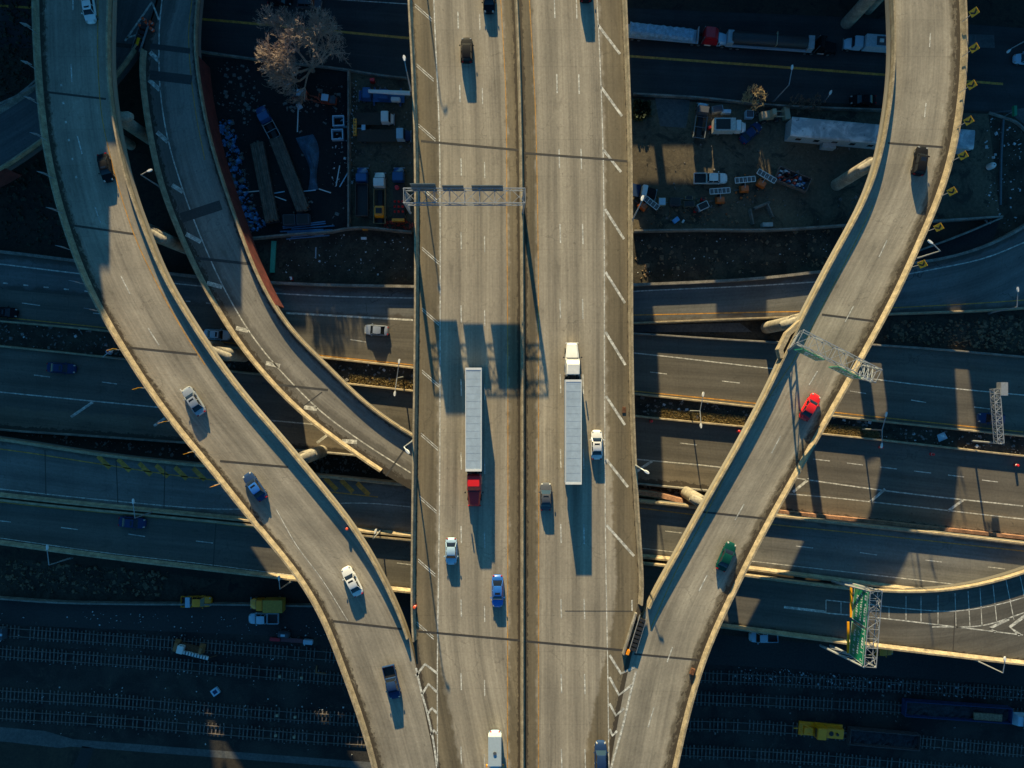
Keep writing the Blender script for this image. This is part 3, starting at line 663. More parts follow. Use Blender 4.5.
building(17, 34, 86, 104, 0, 10.6, 'low unseen block added to shade the top of the right yard')
building(17, 29, 86.5, 92, 13.9, 18.7, 'lower stretch of the raised unseen block added to shade the right yard')  # added, raised so a strip of sun passes underneath onto the yard
building(29.2, 34.1, 86.5, 92, 13.9, 20.3, 'taller stretch of the raised unseen block added to shade the right yard')
building(34.3, 38.3, 86, 104, 0, 20.3, 'unseen block added for shade between the two raised blocks')
building(38.5, 43.0, 86, 104, 0, 10.8, 'low unseen block added below the sun gap for the straw coloured shrub')
building(38.5, 43.0, 86.5, 92, 13.7, 18.8, 'raised unseen block added above the sun gap for the shrub')  # added, raised to let sun through to the shrub
building(43.2, 47, 86, 104, 0, 18.8, 'low unseen block added for shade beside the sun gap')
building(47.2, 52, 86, 104, 0, 20.4, 'unseen block added to shade the right side of the right yard')
building(52.5, 75, 86, 104, 0, 19.8, 'long unseen block added to shade the ground by the right ramp')
building(75.3, 132, 86, 104, 0, 27, 'tall unseen block added to shade the lower roads at the right edge')
for x in (22, 29.5):
    tag(MB().box(x-.4, x+.4, 86.1, 92.4, 10.62, 13.88).build('shade_block_column', M_CONC, None), 'added column under the raised unseen shade block at x %d' % x, 'column')  # added supports, they also break up the strip of sun

# ------------------------------------------------------------ sign gantries
def truss(mb, a, b, w, h, nb, r=0.09, up=Vector((0,0,1))):
    """four chords with cross bracing between points a and b (centre of the bottom face)"""
    a = Vector(a); b = Vector(b); d = (b-a).normalized(); s = d.cross(up).normalized() * w/2
    C = [[a.lerp(b, i/nb) + q + up*z for i in range(nb+1)] for q, z in ((s,0),(-s,0),(-s,h),(s,h))]
    for c in C: mb.bar(c[0], c[-1], r*1.35)
    for i in range(nb+1):
        for j in range(4): mb.bar(C[j][i], C[(j+1)%4][i], r*.8)
    for i in range(nb):
        for j in range(4):
            p, q = (C[j][i], C[(j+1)%4][i+1]) if i % 2 else (C[(j+1)%4][i], C[j][i+1])
            mb.bar(p, q, r*.75)
    return mb
def sign_panel(parent, c, along, face, w, h, m=None, text=True, seed=1):
    """upright panel centred at c, running along `along`, its face towards `face`"""
    c = Vector(c); al = Vector(along).normalized(); fc = Vector(face).normalized(); up = Vector((0,0,1))
    def quadbox(o0, o1, u0, u1, v0, v1):
        vs = [c + fc*o + al*u + up*v for o in (o0, o1) for u, v in ((u0,v0),(u1,v0),(u1,v1),(u0,v1))]
        return vs, [(3,2,1,0),(4,5,6,7),(0,1,5,4),(1,2,6,5),(2,3,7,6),(3,0,4,7)]
    mb = MB(); mb.add(*quadbox(-0.06, 0.06, -w/2, w/2, -h/2, h/2)); p = mb.build('sign_panel', m or M_SIGN, parent)
    if text:
        b = MB(); rr = random.Random(seed)
        for u0,u1,v0,v1 in ((-w/2+.08,w/2-.08,h/2-.16,h/2-.08),(-w/2+.08,w/2-.08,-h/2+.08,-h/2+.16),(-w/2+.08,-w/2+.16,-h/2+.16,h/2-.16),(w/2-.16,w/2-.08,-h/2+.16,h/2-.16)):
            b.add(*quadbox(0.062, 0.07, u0, u1, v0, v1))
        b.build('sign_border', M_SIGNW, p)
        b = MB()
        for row in range(3):
            v = h/2 - 0.75 - row*h/3.6; u = -w/2 + 0.5 + rr.random()*0.5
            while u < w/2 - 0.8:
                l = 0.18 + rr.random()*0.22
                if rr.random() < 0.85:
                    b.add(*quadbox(0.062, 0.075, u, u+0.09, v-0.3, v+0.3)); b.add(*quadbox(0.062, 0.075, u+.09, u+l, v+(0.18 if rr.random()<.5 else -0.3), v+(0.3 if rr.random()<.5 else -0.12)))
                u += l + 0.16
        b.build('lettering', M_SIGNW, p)
    return p
# over the southbound carriageway
t = thing('sign_gantry', 'steel truss sign gantry spanning the southbound lanes, its dark sign backs towards us', 'sign gantry')
z0 = ZT
A = P(411, 199, ZT); B = P(522.5, 199, ZT)
tz = ZT + 6.3
a = P(405, 198, tz); b = P(525, 198, tz)
mb = MB(); truss(mb, a, b, 2.3, 1.6, 8, 0.07); mb.build('truss', M_STEEL, t)
for (e, f) in ((A, a), (B, b)):
    for dy in (-1.1, 1.1):
        MB().bar((e.x, a.y+dy, z0+0.6), ((e.x*.3+f.x*.7), a.y+dy, tz+1.6), 0.20, 0.14, 8).build('post', M_STEEL, t)
    m2 = MB()
    for k in range(4): m2.bar((e.x, a.y-1.1, z0+1.2+k*1.3), (e.x*.5+f.x*.5, a.y+1.1, z0+2.3+k*1.3), 0.07)
    m2.build('brace', M_STEEL, t)
for x0, x1 in ((412.5, 437), (443, 464), (472, 503)):
    c = P((x0+x1)/2, 189.5, tz); w = (P(x1,0,tz)-P(x0,0,tz)).x
    sign_panel(t, (c.x, a.y+1.45, ZT+(6.9 if x0 != 412.5 else 7.35)), (1,0,0), (0,1,0), w, 2.9 if x0 != 412.5 else 4.1, M_SIGNBACK, True, int(x0))
# over the right ramp
t = thing('sign_gantry', 'slanted steel truss gantry with two green signs over the right ramp', 'sign gantry')
tz = ZT + 7.2
a = P(797, 337, tz); b = P(874, 376, tz)
mb = MB(); truss(mb, a, b, 2.2, 1.5, 7, 0.065); mb.build('truss', M_STEEL, t)
d = (b-a).normalized(); q = Vector((d.y, -d.x, 0)); q = q if q.y < 0 else -q
for e, f in ((P(791,345,ZT), a), (P(858,371,ZT), b)):
    for s in (-1, 1):
        MB().bar(e + q*s*1.15 + Vector((0,0,-0.5)), f + q*s*1.1 + Vector((0,0,1.5)), 0.2, 0.14, 8).build('post', M_STEEL, t)
    m2 = MB()
    for k in range(4):
        g = lambda u, s: (e + q*s*1.1).lerp(f + q*s*1.1, u)
        m2.bar(g(k/4, -1), g((k+1)/4, 1), 0.08); m2.bar(g((k+1)/4, -1), g((k+1)/4, 1), 0.08)
    m2.build('brace', M_STEEL, t)
for u, w in ((0.24, 3.9), (0.70, 4.1)):
    c = a.lerp(b, u) + q*1.45; c.z = ZT + 6.4
    sign_panel(t, c, d, q, w, 3.4, None, True, int(u*100))
# cranked ledge carrying the gantry foot
m2 = MB(); sweep(m2, [P(800,322,ZT), P(787,334,ZT), P(779,350,ZT), P(781,358,ZT)], [(-0.4,-0.8),(-0.4,0.9),(0.4,0.9),(0.4,-0.8)])
tag(m2.build('gantry_footing', M_CONC), 'cranked concrete ledge outside the right ramp under the gantry foot', 'footing')
# the green sign over the lowest connector
t = thing('sign_gantry', 'steel gantry with one long green sign facing left over the lowest connector road', 'sign gantry')
tz = 7.5 + 7.2
a = P(872, 589, tz); b = P(866, 664, tz)
mb = MB(); truss(mb, a, b, 2.0, 1.5, 8, 0.065); mb.build('truss', M_STEEL, t)
for e, f in ((P(838,582,7.5), a), (P(826,646,7.5), b)):
    for s in (-1, 1): MB().bar(e + Vector((s*0.9,0,-0.4)), f + Vector((s*1.0,0,1.5)), 0.22, 0.15, 8).build('post', M_STEEL, t)
    m2 = MB()
    for k in range(4): m2.bar(e.lerp(f,k/4)+Vector((-1,0,0)), e.lerp(f,(k+1)/4)+Vector((1,0,0.3)), 0.08)
    m2.build('brace', M_STEEL, t)
al = (b-a).normalized()
L = (b-a).length
for u, ln in ((0.25, 6.0), (0.745, 5.9)):
    c = a.lerp(b, u); c.z = 7.5 + 5.9
    sign_panel(t, c + Vector((-1.25,0,0.2)), -al, (-1,-0.05,0), ln, 5.2, None, True, int(u*77))
    MB().frus(c.x-1.8,c.x-1.42,c.y-ln/2+.2,c.y+ln/2-.2,7.5+3.3,c.x-1.8,c.x-1.42,c.y-ln/2+.2,c.y+ln/2-.2,7.5+3.45).build('walkway_light', M_CHEV, t)
# cantilever at the right
t = thing('sign_gantry', 'narrow white lattice cantilever over the westbound expressway at the right edge', 'sign gantry')
e = P(972, 441, 1); tz = 1 + 6.6
a = P(997, 443, tz); b = P(993, 389, tz)
MB().bar(e, a + Vector((0,0,1.2)), 0.2, 0.15, 8).build('post', M_STEEL, t)
mb = MB(); truss(mb, a, b, 1.1, 1.1, 12, 0.07); mb.build('truss', M_STEEL, t)
MB().box(b.x+.6,b.x+1.9,b.y-1.2,b.y+1.2,b.z,b.z+1.3).build('camera_box', M_STEEL, t, bevel=.05)

# ------------------------------------------------------------ street lamps
def lamp(base, z, top, head, label, h=8.0, r=0.11, double=None, group='street lamps with a bent arm'):
    """base / elbow / head given where they appear; the elbow hangs h metres above the base"""
    b = P(*base, z); t = thing('street_lamp', label, 'street lamp', b, 0, group)
    e = P(*top, z+h) - b; hd = P(*head, z+h+0.5) - b
    MB().bar((0,0,-0.3), e, r*1.4, r*.8, 8).build('pole', M_STEEL, t)
    MB().bar((0,0,-0.35), (0,0,0.35), r*2.4, r*1.8, 8).build('base_plate', M_STEELD, t)
    for q in [hd] + ([P(*double, z+h+0.5) - b] if double else []):
        MB().bar(e, q, r*.8, r*.6, 6).build('arm', M_STEEL, t)
        dd = (q - e); dd.z = 0; dd.normalize(); n_ = Vector((-dd.y, dd.x, 0))
        l = MB(); l.loft([[q + dd*s + n_*o*w_ + Vector((0,0,hh)) for o, hh in ((-1,-.08),(-.6,.1),(.6,.1),(1,-.08))] for s, w_ in ((-.15,.12),(.15,.24),(.5,.24),(.75,.12))])
        l.build('lamp_head', WHITE, t, smooth=50)
    return t
lamp((160,187),ZI,(141,175),(148,171),'street lamp on the hatched side of the inner left ramp, near its gore',7)
lamp((411,92),ZT,(406.5,71),(404.5,60),'street lamp on the left parapet of the main viaduct beside the crane truck',8.5)
lamp((411,-128),ZT,(402,-170),(404,-176),'street lamp on the left parapet of the main viaduct beyond the top edge',10)
lamp((412.5,441),ZT,(404,447),(406,450),'street lamp on the left parapet of the main viaduct above the inner ramp end',10)
lamp((632,221),ZT,(640,205),(642,200),'street lamp on the right parapet of the main viaduct beside the yard',8)
lamp((635,465),ZT,(641,468.5),(645,471),'street lamp on the right parapet of the main viaduct above the expressway',7)
lamp((915,259),ZT,(940,251),(932,243),'street lamp leaning out from the outer parapet of the right ramp',7.5)
lamp((990,313),1,(1017,307),(1018,291),'street lamp beside the curving exit road at the right edge',7.5)
lamp((773,102),0,(789,85),(792,69),'tall street lamp between the pale shrub and the bare bushes',7)
lamp((824,102),0,(828,97),(830,94),'short lamp beside the long white building',3.2)
lamp((862,429),1,(882,430),(886,416),'double headed lamp in the median right of the right ramp',8,double=(882,444))
lamp((690,411),1,(700,411),(703,396),'double headed lamp in the median between viaduct and right ramp',7,double=(701,424))
lamp((403,377),1,(397,378),(399,363),'double headed lamp in the median left of the main viaduct',8,double=(395,392))
lamp((127,359),1,(103,357),(110,351),'lamp in the median just left of the outer left ramp',8.5)
lamp((155,511),6,(135,518),(133,503),'lamp on the wall between the two left connector roads',7)
lamp((71,558),6,(49,565),(47,549),'lamp on the lower parapet of the lowest connector at the far left',7)
lamp((381,530),6,(373,539),(375,533),'small lamp between the connectors close to the main viaduct',6)
lamp((292,581),6,(280,589),(279,580),'lamp on the lowest parapet tucked against the outer left ramp',6)
lamp((975,660),7.5,(1003,673),(1005,661),'lamp on the lowest parapet right of the gantry with the green sign',7.5)
lamp((1036,35),0,(1012,48),(1010,50),'street lamp at the far right end of the street',7)

# ------------------------------------------------------------ chevron boards on the ramp parapets
def board(base, z, out, label, face, group, h=2.6, tilt=0.35, m=None):
    b = P(*base, z); o = Vector((out[0], -out[1], 0)).normalized()
    t = thing('chevron_board', label, 'chevron sign', b, 0, group)
    top = o*0.35 + Vector((0,0,h))
    MB().bar((0,0,-0.2), top, 0.06, n=6).build('post', M_STEEL, t)
    f = Vector((face[0], -face[1], tilt)).normalized(); al = Vector((0,0,1)).cross(f).normalized(); u = f.cross(al).normalized()
    def q(pts, off, th=0.05):
        m2 = MB(); vs = [top + f*(off+k*th) + al*x + u*y for k in (0,1) for x, y in pts]; n = len(pts)
        return m2.add(vs, [tuple(range(n))[::-1], tuple(range(n,2*n))] + [(i,(i+1)%n,n+(i+1)%n,n+i) for i in range(n)])
    w = 0.55; q([(-w,-w*1.2),(w,-w*1.2),(w,w*1.2),(-w,w*1.2)], 0.05).build('board', m or M_CHEV, t)
    q([(-.35,-.5),(.0,-.5),(.38,0),(.0,.5),(-.35,.5),(.05,0)], 0.105, 0.015).build('chevron', M_BLACK, t)
    return t
names = ['topmost','second','third','fourth','fifth','sixth','seventh','eighth']
for i, (x, y) in enumerate([(964,21),(964,56),(961.5,92),(958.5,127),(953,161),(942,196),(929,231),(913,267)]):
    board((x-1,y), ZT+0.9, (1, (y-384)/500), names[i] + ' yellow chevron board counted down the outer parapet of the right ramp', (-0.5, 0.3), 'yellow chevron boards on the right ramp')
for i, (x, y) in enumerate([(36,33),(37,70),(40,105),(46,140),(53,178),(62,213),(71,250),(84,284),(99,311),(121,350),(146,388),(171,421),(196,451),(222,483)]):
    board((x,y), ZT+0.7, (-1, (y-384)/500), '%s chevron board %s the outer parapet of the left ramp, edge on' % (['topmost','second','third','fourth','fifth','sixth','seventh','eighth','ninth','tenth','eleventh','twelfth','thirteenth','lowest'][i], 'down'), (0.3, 1.0) if i > 8 else (0.15, -1), 'chevron boards on the left ramp', 2.3, 0.0, M_STEEL if i < 9 else None)

# ------------------------------------------------------------ fences and yard walls
def fence(px, h, label, m=None, w=0.22, z=0.0, name='yard_wall'):
    mb = MB(); sweep(mb, curve(px, z, 40), [(-w,-0.1),(-w*.7,h),(w*.7,h),(w,-0.1)]); return tag(mb.build(name, m or M_CONC_D, smooth=30), label, 'wall')
fence([(350,72),(350,120),(350,229)], 1.6, 'grey block wall between the oily yard and the small truck yard')
fence([(226,241),(256,239),(300,235),(330,233),(350,229.5),(412,233)], 1.5, 'low wall along the south side of the two left yards')
fence([(200,52),(256,60),(350,71),(380,76),(408,79)], 0.6, 'low kerb wall between the left yards and the street')
fence([(633,95),(700,99),(767,106),(880,111),(905,112)], 0.9, 'low wall between the right yard and the street')
fence([(633,232),(700,231),(767,231),(850,226),(933,222),(998,218)], 1.6, 'long pale wall along the south side of the right yard')
fence([(998,219),(958,236),(915,252)], 1.4, 'pale wall slanting down from the yard corner towards the right ramp')
fence([(0,597),(60,601),(130,602.5),(230,603),(335,605)], 1.2, 'rough stone wall between the dirt slope and the service road')
fence([(-10,108),(16,97),(38,84)], 0.3, 'low kerb beside the narrow side ramp at the far left', z=9.9)
# ------------------------------------------------------------ vehicles (local frame: x forward, y left, z up)
def wheel(parent, x, y, r=0.34, w=0.24):
    t = MB().bar((x,y-w/2,r), (x,y+w/2,r), r, n=14).build('wheel', M_TYRE, parent)
    s = 1 if y > 0 else -1
    MB().bar((x,y+s*(w/2-.02),r), (x,y+s*(w/2+.015),r), r*.6, n=10).build('rim', M_RIM, t)
def hull(W, stations, zb=0.28):
    """stations: (x, half-width factor, top height)"""
    secs = []
    for x, k, h in stations:
        w = W/2*k; zm = zb + (h-zb)*.55
        secs.append([(x,-w*.9,zb),(x,-w,zb+.12),(x,-w,zm),(x,-w*.93,h-.05),(x,-w*.6,h),(x,0,h+.025),(x,w*.6,h),(x,w*.93,h-.05),(x,w,zm),(x,w,zb+.12),(x,w*.9,zb)])
    return MB().loft(secs)
def car(px, py, z, hd, pm, kind, label, cat='car', group=None, L=None, roof=None, name=None):
    k = {'sedan': dict(L=4.9, W=1.98, h=.93, ch=1.43, b=(-1.75,-.95,.55,1.2), hood=.86, tail=.95),
         'suv': dict(L=4.9, W=2.02, h=1.08, ch=1.75, b=(-2.28,-2.0,.55,1.1), hood=1.02, tail=1.05),
         'pickup': dict(L=5.6, W=2.08, h=1.08, ch=1.82, b=(-.62,-.42,1.0,1.55), hood=1.08, tail=1.05),
         'van': dict(L=6.6, W=2.05, h=1.2, ch=2.5, b=(-3.2,-3.12,1.9,2.5), hood=1.15, tail=1.2)}[kind]
    Lh = (L or k['L'])/2; s = Lh*2/k['L']; W = k['W']
    t = thing(name or {'sedan':'car','suv':'suv','pickup':'pickup_truck','van':'van'}[kind], label, cat, PG(px, py, z, 1.1), R(hd), group)
    h = k['h']; b = [q*s for q in k['b']]
    st = [(-Lh,.50,k['tail']-.3),(-Lh+.05,.68,k['tail']-.16),(-Lh+.17,.83,k['tail']-.06),(-Lh+.4,.93,k['tail']),(-Lh+.8,.97,k['tail']+.0),(b[0],.99,h),(0,1,h),(b[3],.99,h-.02),(Lh-.95,.97,k['hood']),(Lh-.55,.92,k['hood']-.05),(Lh-.28,.83,k['hood']-.12),(Lh-.1,.68,k['hood']-.22),(Lh,.46,k['hood']-.36)]
    if kind == 'pickup':
        st = [(b[0]-.05,.985,h)] + st[6:]
        hull(W, st).build('body', pm, t, smooth=35)
        bb = MB(); x0, x1 = -Lh, b[0]-.08; w = W/2*.97
        bb.box(x0,x1,-w,w,.45,.62).box(x0,x1,-w,-w+.09,.62,1.08).box(x0,x1,w-.09,w,.62,1.08).box(x0,x0+.08,-w+.09,w-.09,.62,1.06).box(x1-.08,x1,-w+.09,w-.09,.62,1.08)
        bed = bb.build('cargo_bed', pm, t)
        MB().box(x0+.09,x1-.09,-w+.1,w-.1,.625,.65).build('bed_liner', M_BLACK, bed)
    else: hull(W, st).build('body', pm, t, smooth=35)
    gw = W/2*.86; rw = W/2*.70; ch = k['ch']
    g = MB().frus(b[0], b[3], -gw, gw, h-.03, b[1], b[2], -rw, rw, ch)
    gl = g.build('window_glass', M_GLASS, t, bevel=.04, smooth=40)
    rf = [(b[1]-.03,.80,ch+.005),(b[1]+.12,.96,ch+.045),((b[1]+b[2])/2,1.0,ch+.07),(b[2]-.12,.96,ch+.045),(b[2]+.02,.82,ch+.005)]
    MB().loft([[(x,-rw*q*1.04,ch-.03),(x,-rw*q*1.03,zz),(x,-rw*.5,zz+.02),(x,rw*.5,zz+.02),(x,rw*q*1.03,zz),(x,rw*q*1.04,ch-.03)] for x,q,zz in rf]).build('roof', roof or pm, t, smooth=40)
    if kind in ('sedan','suv') and int(px) % 3 != 1: MB().box((b[1]+b[2])/2-.1,b[2]-.25,-rw*.62,rw*.62,ch+.03,ch+.082).build('sunroof', M_GLASS, t)
    pl = MK()
    for sg in (-1,1):
        pl.bar((b[0]+.02,sg*gw,h-.02),(b[1],sg*rw,ch),.055); pl.bar((b[3]-.02,sg*gw,h-.02),(b[2],sg*rw,ch),.045)
        pl.bar(((b[1]+b[2])/2,sg*gw,h),((b[1]+b[2])/2,sg*rw,ch),.05)
    pl.build('window_pillar', pm, t)
    for sg in (-1,1):
        MB().box(b[3]-.45,b[3]-.25,sg*(W/2+.12)-.1,sg*(W/2+.12)+.1,h-.02,h+.14).build('wing_mirror', pm, t, bevel=.03)
        MB().frus(Lh-.42,Lh-.12,min(sg*W*.25,sg*W*.39),max(sg*W*.25,sg*W*.39),.6,Lh-.4,Lh-.24,min(sg*W*.27,sg*W*.38),max(sg*W*.27,sg*W*.38),k['hood']-.06).build('headlight', M_LAMP, t)
        MB().box(-Lh+.03,-Lh+.2,min(sg*W*.26,sg*W*.395),max(sg*W*.26,sg*W*.395),.68,k['tail']-.02).build('tail_light', M_TAIL, t)
        for x in (-Lh+.95*s, Lh-.95*s): wheel(t, x, sg*(W/2-.13))
    return t

def big_truck(px, py, z, hd, label, cab=RED, hood=None, trailer='box', tm=None, Lt=16.0, sleeper=True, cat='truck', load=None, group=None, name='semi_truck', tractor=True):
    """articulated truck; the origin is the middle of the trailer, the tractor stands ahead (+x)"""
    t = thing(name, label, cat, PG(px, py, z, 4.0 if trailer == 'box' else 2.5), R(hd), group)
    tm = tm or mat('trailer_white', (0.40, 0.49, 0.58), 0.4, var=0.10, scale=.22)
    h = Lt/2
    if trailer == 'box':
        b = MB().box(-h, h, -1.3, 1.3, 1.15, 4.08).build('trailer', tm, t, bevel=.03)
        r = MB()
        r.box(-h-.01,h+.01,-1.315,-1.21,4.03,4.12).box(-h-.01,h+.01,1.21,1.315,4.03,4.12).box(-h-.012,-h+.35,-1.21,1.21,4.06,4.115).box(h-.35,h+.012,-1.21,1.21,4.06,4.115)
        r.build('top_rail', WHITE, b)
        s = MB()
        for i in range(int(Lt/1.2)): s.box(-h+.6+i*1.2,-h+.615+i*1.2,-1.2,1.2,4.08,4.09)
        s.build('roof_seam', M_STEEL, b)
    elif trailer in ('flat', 'tarp', 'dump', 'tank'):
        b = MB().box(-h, h, -1.25, 1.25, 1.15, 1.4).build('trailer', tm, t)
        rr = random.Random(int(px))
        if trailer == 'tarp':
            secs = []; n = int(Lt/0.7)
            for i in range(n+1):
                x = -h+.4 + (Lt-1.6)*i/n; k = 1.0 + rr.uniform(-.05,.05) - (.10 if i % 2 else 0); top = 3.0 + rr.uniform(-.12,.1) - (i/n)*0.5
                secs.append([(x,-1.2*k,1.4),(x,-1.15*k,top-.4),(x,-.8*k,top),(x,.8*k,top),(x,1.15*k,top-.4),(x,1.2*k,1.4)])
            MB().loft(secs).build('tarped_load', mat('pale_blue_tarp', (0.30,0.48,0.62), .6, var=.3, scale=1.5), t)
            MB().box(h-.5,h-.35,-1.2,1.2,1.4,3.0).build('headboard', M_STEEL, t)
        if trailer == 'dump':
            q = MB(); q.box(-h+.3,h-.8,-1.25,-1.15,1.4,2.9).box(-h+.3,h-.8,1.15,1.25,1.4,2.9).box(-h+.3,-h+.4,-1.15,1.15,1.4,2.9).box(h-.9,h-.8,-1.15,1.15,1.4,2.9).box(-h+.4,h-.9,-1.14,1.14,1.41,2.0)
            q.build('open_body', M_BLACK, t)
        if trailer == 'tank':
            MB().loft([[(x, math.cos(a)*1.2*k, 2.4+math.sin(a)*1.1*k) for a in [i*math.pi/8 for i in range(16)]] for x,k in ((-h+.8,.8),(-h+1.1,1),(h-1.6,1),(h-1.3,.8))]).build('dark_tank', mat('tank_black', (.03,.035,.04), .5), t, smooth=40)
            for x0 in (-h+.02, h-1.2): MB().box(x0,x0+1.1,-1.22,1.22,1.42,2.9).build('end_box', mat('trailer_grey', (.35,.42,.46), .5), t)
            MB().box(h*.1,h*.1+.12,-1.22,1.22,2.4,3.53).build('strap', TAN, t)
    MB().box(-h+.01,h-.2,-.45,.45,.75,1.14).build('chassis', M_BLACK, t)
    for x in (-h+1.2, -h+2.5):
        for y in (-1.02, 1.02): wheel(t, x, y, .5, .5)
    if not tractor:
        MB().box(h-2.2,h-2.0,-.9,.9,.0,1.14).build('landing_gear', M_BLACK, t); return t
    x0 = h + 0.75           # back of the cab
    MB().box(h-1.5,x0+3.4,-.45,.45,.55,.95).build('tractor_frame', M_BLACK, t)
    cl = 2.9 if sleeper else 1.5
    MB().frus(x0,x0+cl,-1.18,1.18,.95,x0+.05,x0+cl-.35,-1.1,1.1,3.0).build('cab', cab, t, bevel=.08, smooth=40)
    MB().frus(x0+.05,x0+cl-.4,-1.08,1.08,3.0,x0+.1,x0+cl-1.1,-1.0,1.0,3.75).build('roof_fairing', cab, t, bevel=.08, smooth=40)
    MB().frus(x0+cl-.28,x0+cl+.05,-.98,.98,1.9,x0+cl-.45,x0+cl-.2,-.92,.92,2.75).build('windscreen', M_GLASS, t)
    hl = 2.35
    sec = [(x0+cl-.05,1.12,2.0),(x0+cl+.6,1.06,1.9),(x0+cl+1.3,.98,1.7),(x0+cl+hl-.2,.9,1.55),(x0+cl+hl,.76,1.3)]
    MB().loft([[(x,-w,.6),(x,-w,z_-.3),(x,-w*.75,z_),(x,w*.75,z_),(x,w,z_-.3),(x,w,.6)] for x,w,z_ in sec]).build('bonnet', hood or cab, t, smooth=35)
    MB().box(x0+cl+hl-.02,x0+cl+hl+.16,-1.1,1.1,.4,.85).build('bumper', hood or cab, t, bevel=.05)
    for sg in (-1,1):
        MB().box(x0+cl-.1,x0+cl+.1,sg*1.45-.1,sg*1.45+.1,1.9,2.7).build('wing_mirror', M_BLACK, t)
        MB().bar((x0-.1,sg*1.0,1),(x0-.1,sg*1.0,3.6),.08,n=8).build('exhaust_stack', M_RIM, t)
        MB().bar((x0+.5,sg*1.0,.8),(x0+1.7,sg*1.0,.8),.3,n=10).build('fuel_tank', M_RIM, t)
        wheel(t, x0+cl+1.1, sg*1.02, .5, .32); wheel(t, h-1.0, sg*.98, .5, .5); wheel(t, h+.25, sg*.98, .5, .5)
    return t

def rigid(px, py, z, hd, label, cab, L=8.0, bed='flat', bm_=None, name='truck', group=None, cabl=1.9, hoodl=1.2, hm=None):
    """rigid truck, origin in the middle"""
    t = thing(name, label, 'truck', PG(px, py, z, 2.0), R(hd), group); h = L/2; bm_ = bm_ or BROWN
    MB().box(-h,h-.3,-.45,.45,.55,.9).build('chassis', M_BLACK, t)
    xc = h - hoodl - cabl
    MB().frus(xc,xc+cabl,-1.1,1.1,.8,xc+.05,xc+cabl-.3,-1.0,1.0,2.55).build('cab', cab, t, bevel=.09, smooth=40)
    MB().frus(xc+cabl-.26,xc+cabl+.05,-.9,.9,1.6,xc+cabl-.4,xc+cabl-.16,-.85,.85,2.3).build('windscreen', M_GLASS, t)
    if hoodl: MB().loft([[(x,-w,.6),(x,-w,q-.2),(x,-w*.7,q),(x,w*.7,q),(x,w,q-.2),(x,w,.6)] for x,w,q in ((xc+cabl-.02,1.0,1.6),(h-.5,.95,1.45),(h,.75,1.2))]).build('bonnet', hm or cab, t, smooth=35)
    MB().box(h-.02,h+.15,-1.1,1.1,.45,.75).build('bumper', M_RIM, t)
    x1 = xc - .2
    if bed == 'flat': MB().box(-h,x1,-1.15,1.15,.95,1.1).build('flatbed', bm_, t)
    if bed == 'open':
        q = MB().box(-h,x1,-1.15,1.15,.95,1.05).box(-h,x1,-1.15,-1.07,1.05,2.0).box(-h,x1,1.07,1.15,1.05,2.0).box(-h,-h+.08,-1.07,1.07,1.05,2.0).box(x1-.08,x1,-1.07,1.07,1.05,2.0)
        b = q.build('open_body', bm_, t); MB().box(-h+.1,x1-.1,-1.05,1.05,1.05,1.3).build('load', M_BLACK, b)
    if bed == 'box': MB().box(-h,x1,-1.2,1.2,.95,3.1).build('cargo_box', bm_, t, bevel=.05)
    if bed == 'frame':
        q = MB()
        for y in (-1.1,1.02): q.box(-h,x1,y,y+.08,.95,1.7)
        for x in (-h,(x1-h)/2,x1-.08): q.box(x,x+.08,-1.02,1.02,.95,1.1)
        q.build('rack_frame', bm_, t)
    for sg in (-1,1):
        wheel(t, h-.9, sg*.95, .45, .28); wheel(t, -h+1.3, sg*.92, .45, .45)
    return t

# on the main viaduct
big_truck(473.5, 419.5, ZT, -90, 'semi truck with bright red cab and pale blue grey trailer on the southbound side', cab=RED, Lt=16.7)
big_truck(573.5, 432, ZT, 90, 'semi truck with white cab and pale trailer heading up the northbound side', cab=WHITE, Lt=16.9)
car(597, 445, ZT, 90, WHITE, 'sedan', 'white sedan right beside the white cab truck')
car(546, 497, ZT, 90, GREY, 'sedan', 'dark grey sedan following behind left of the white cab truck', L=4.6, roof=GREY)
car(451, 552, ZT, -90, LBLUE, 'sedan', 'pale blue hatchback left behind the red cab truck on the southbound side', L=4.5)
car(497.5, 592, ZT, -90, BLUE, 'sedan', 'bright blue sedan in the inner southbound lane', L=5.4)
car(601, 757, ZT, 90, NAVY, 'suv', 'dark blue car at the bottom edge beside the white gore chevrons', L=4.9)
car(466.5, 49, ZT, 90, BLACK, 'suv', 'black car near the top of the southbound lanes', L=4.2)
car(586, -14, ZT, 90, BLACK, 'suv', 'black car entering at the top edge of the northbound lanes')
car(489, -3, ZT, -90, BLACK, 'sedan', 'black car at the top edge of the southbound lanes')
t = car(495, 752, ZT, -90, LBLUE, 'van', 'light grey box van with yellow mirrors at the bottom edge of the southbound lanes', 'van', L=6.6)
MB().box(-3.3,1.6,-1.08,1.08,1.21,2.75).build('cargo_box', mat('van_grey',(.42,.50,.55),.45,var=.05), t, bevel=.06)
MB().lathe([(.28,2.75),(.28,2.9)], (-.6,0,0), 10).build('roof_vent', GREY, t)
for sg in (-1,1): MB().box(1.9,2.2,sg*1.35-.12,sg*1.35+.12,1.3,1.7).build('mirror_cover', YELLOW, t)
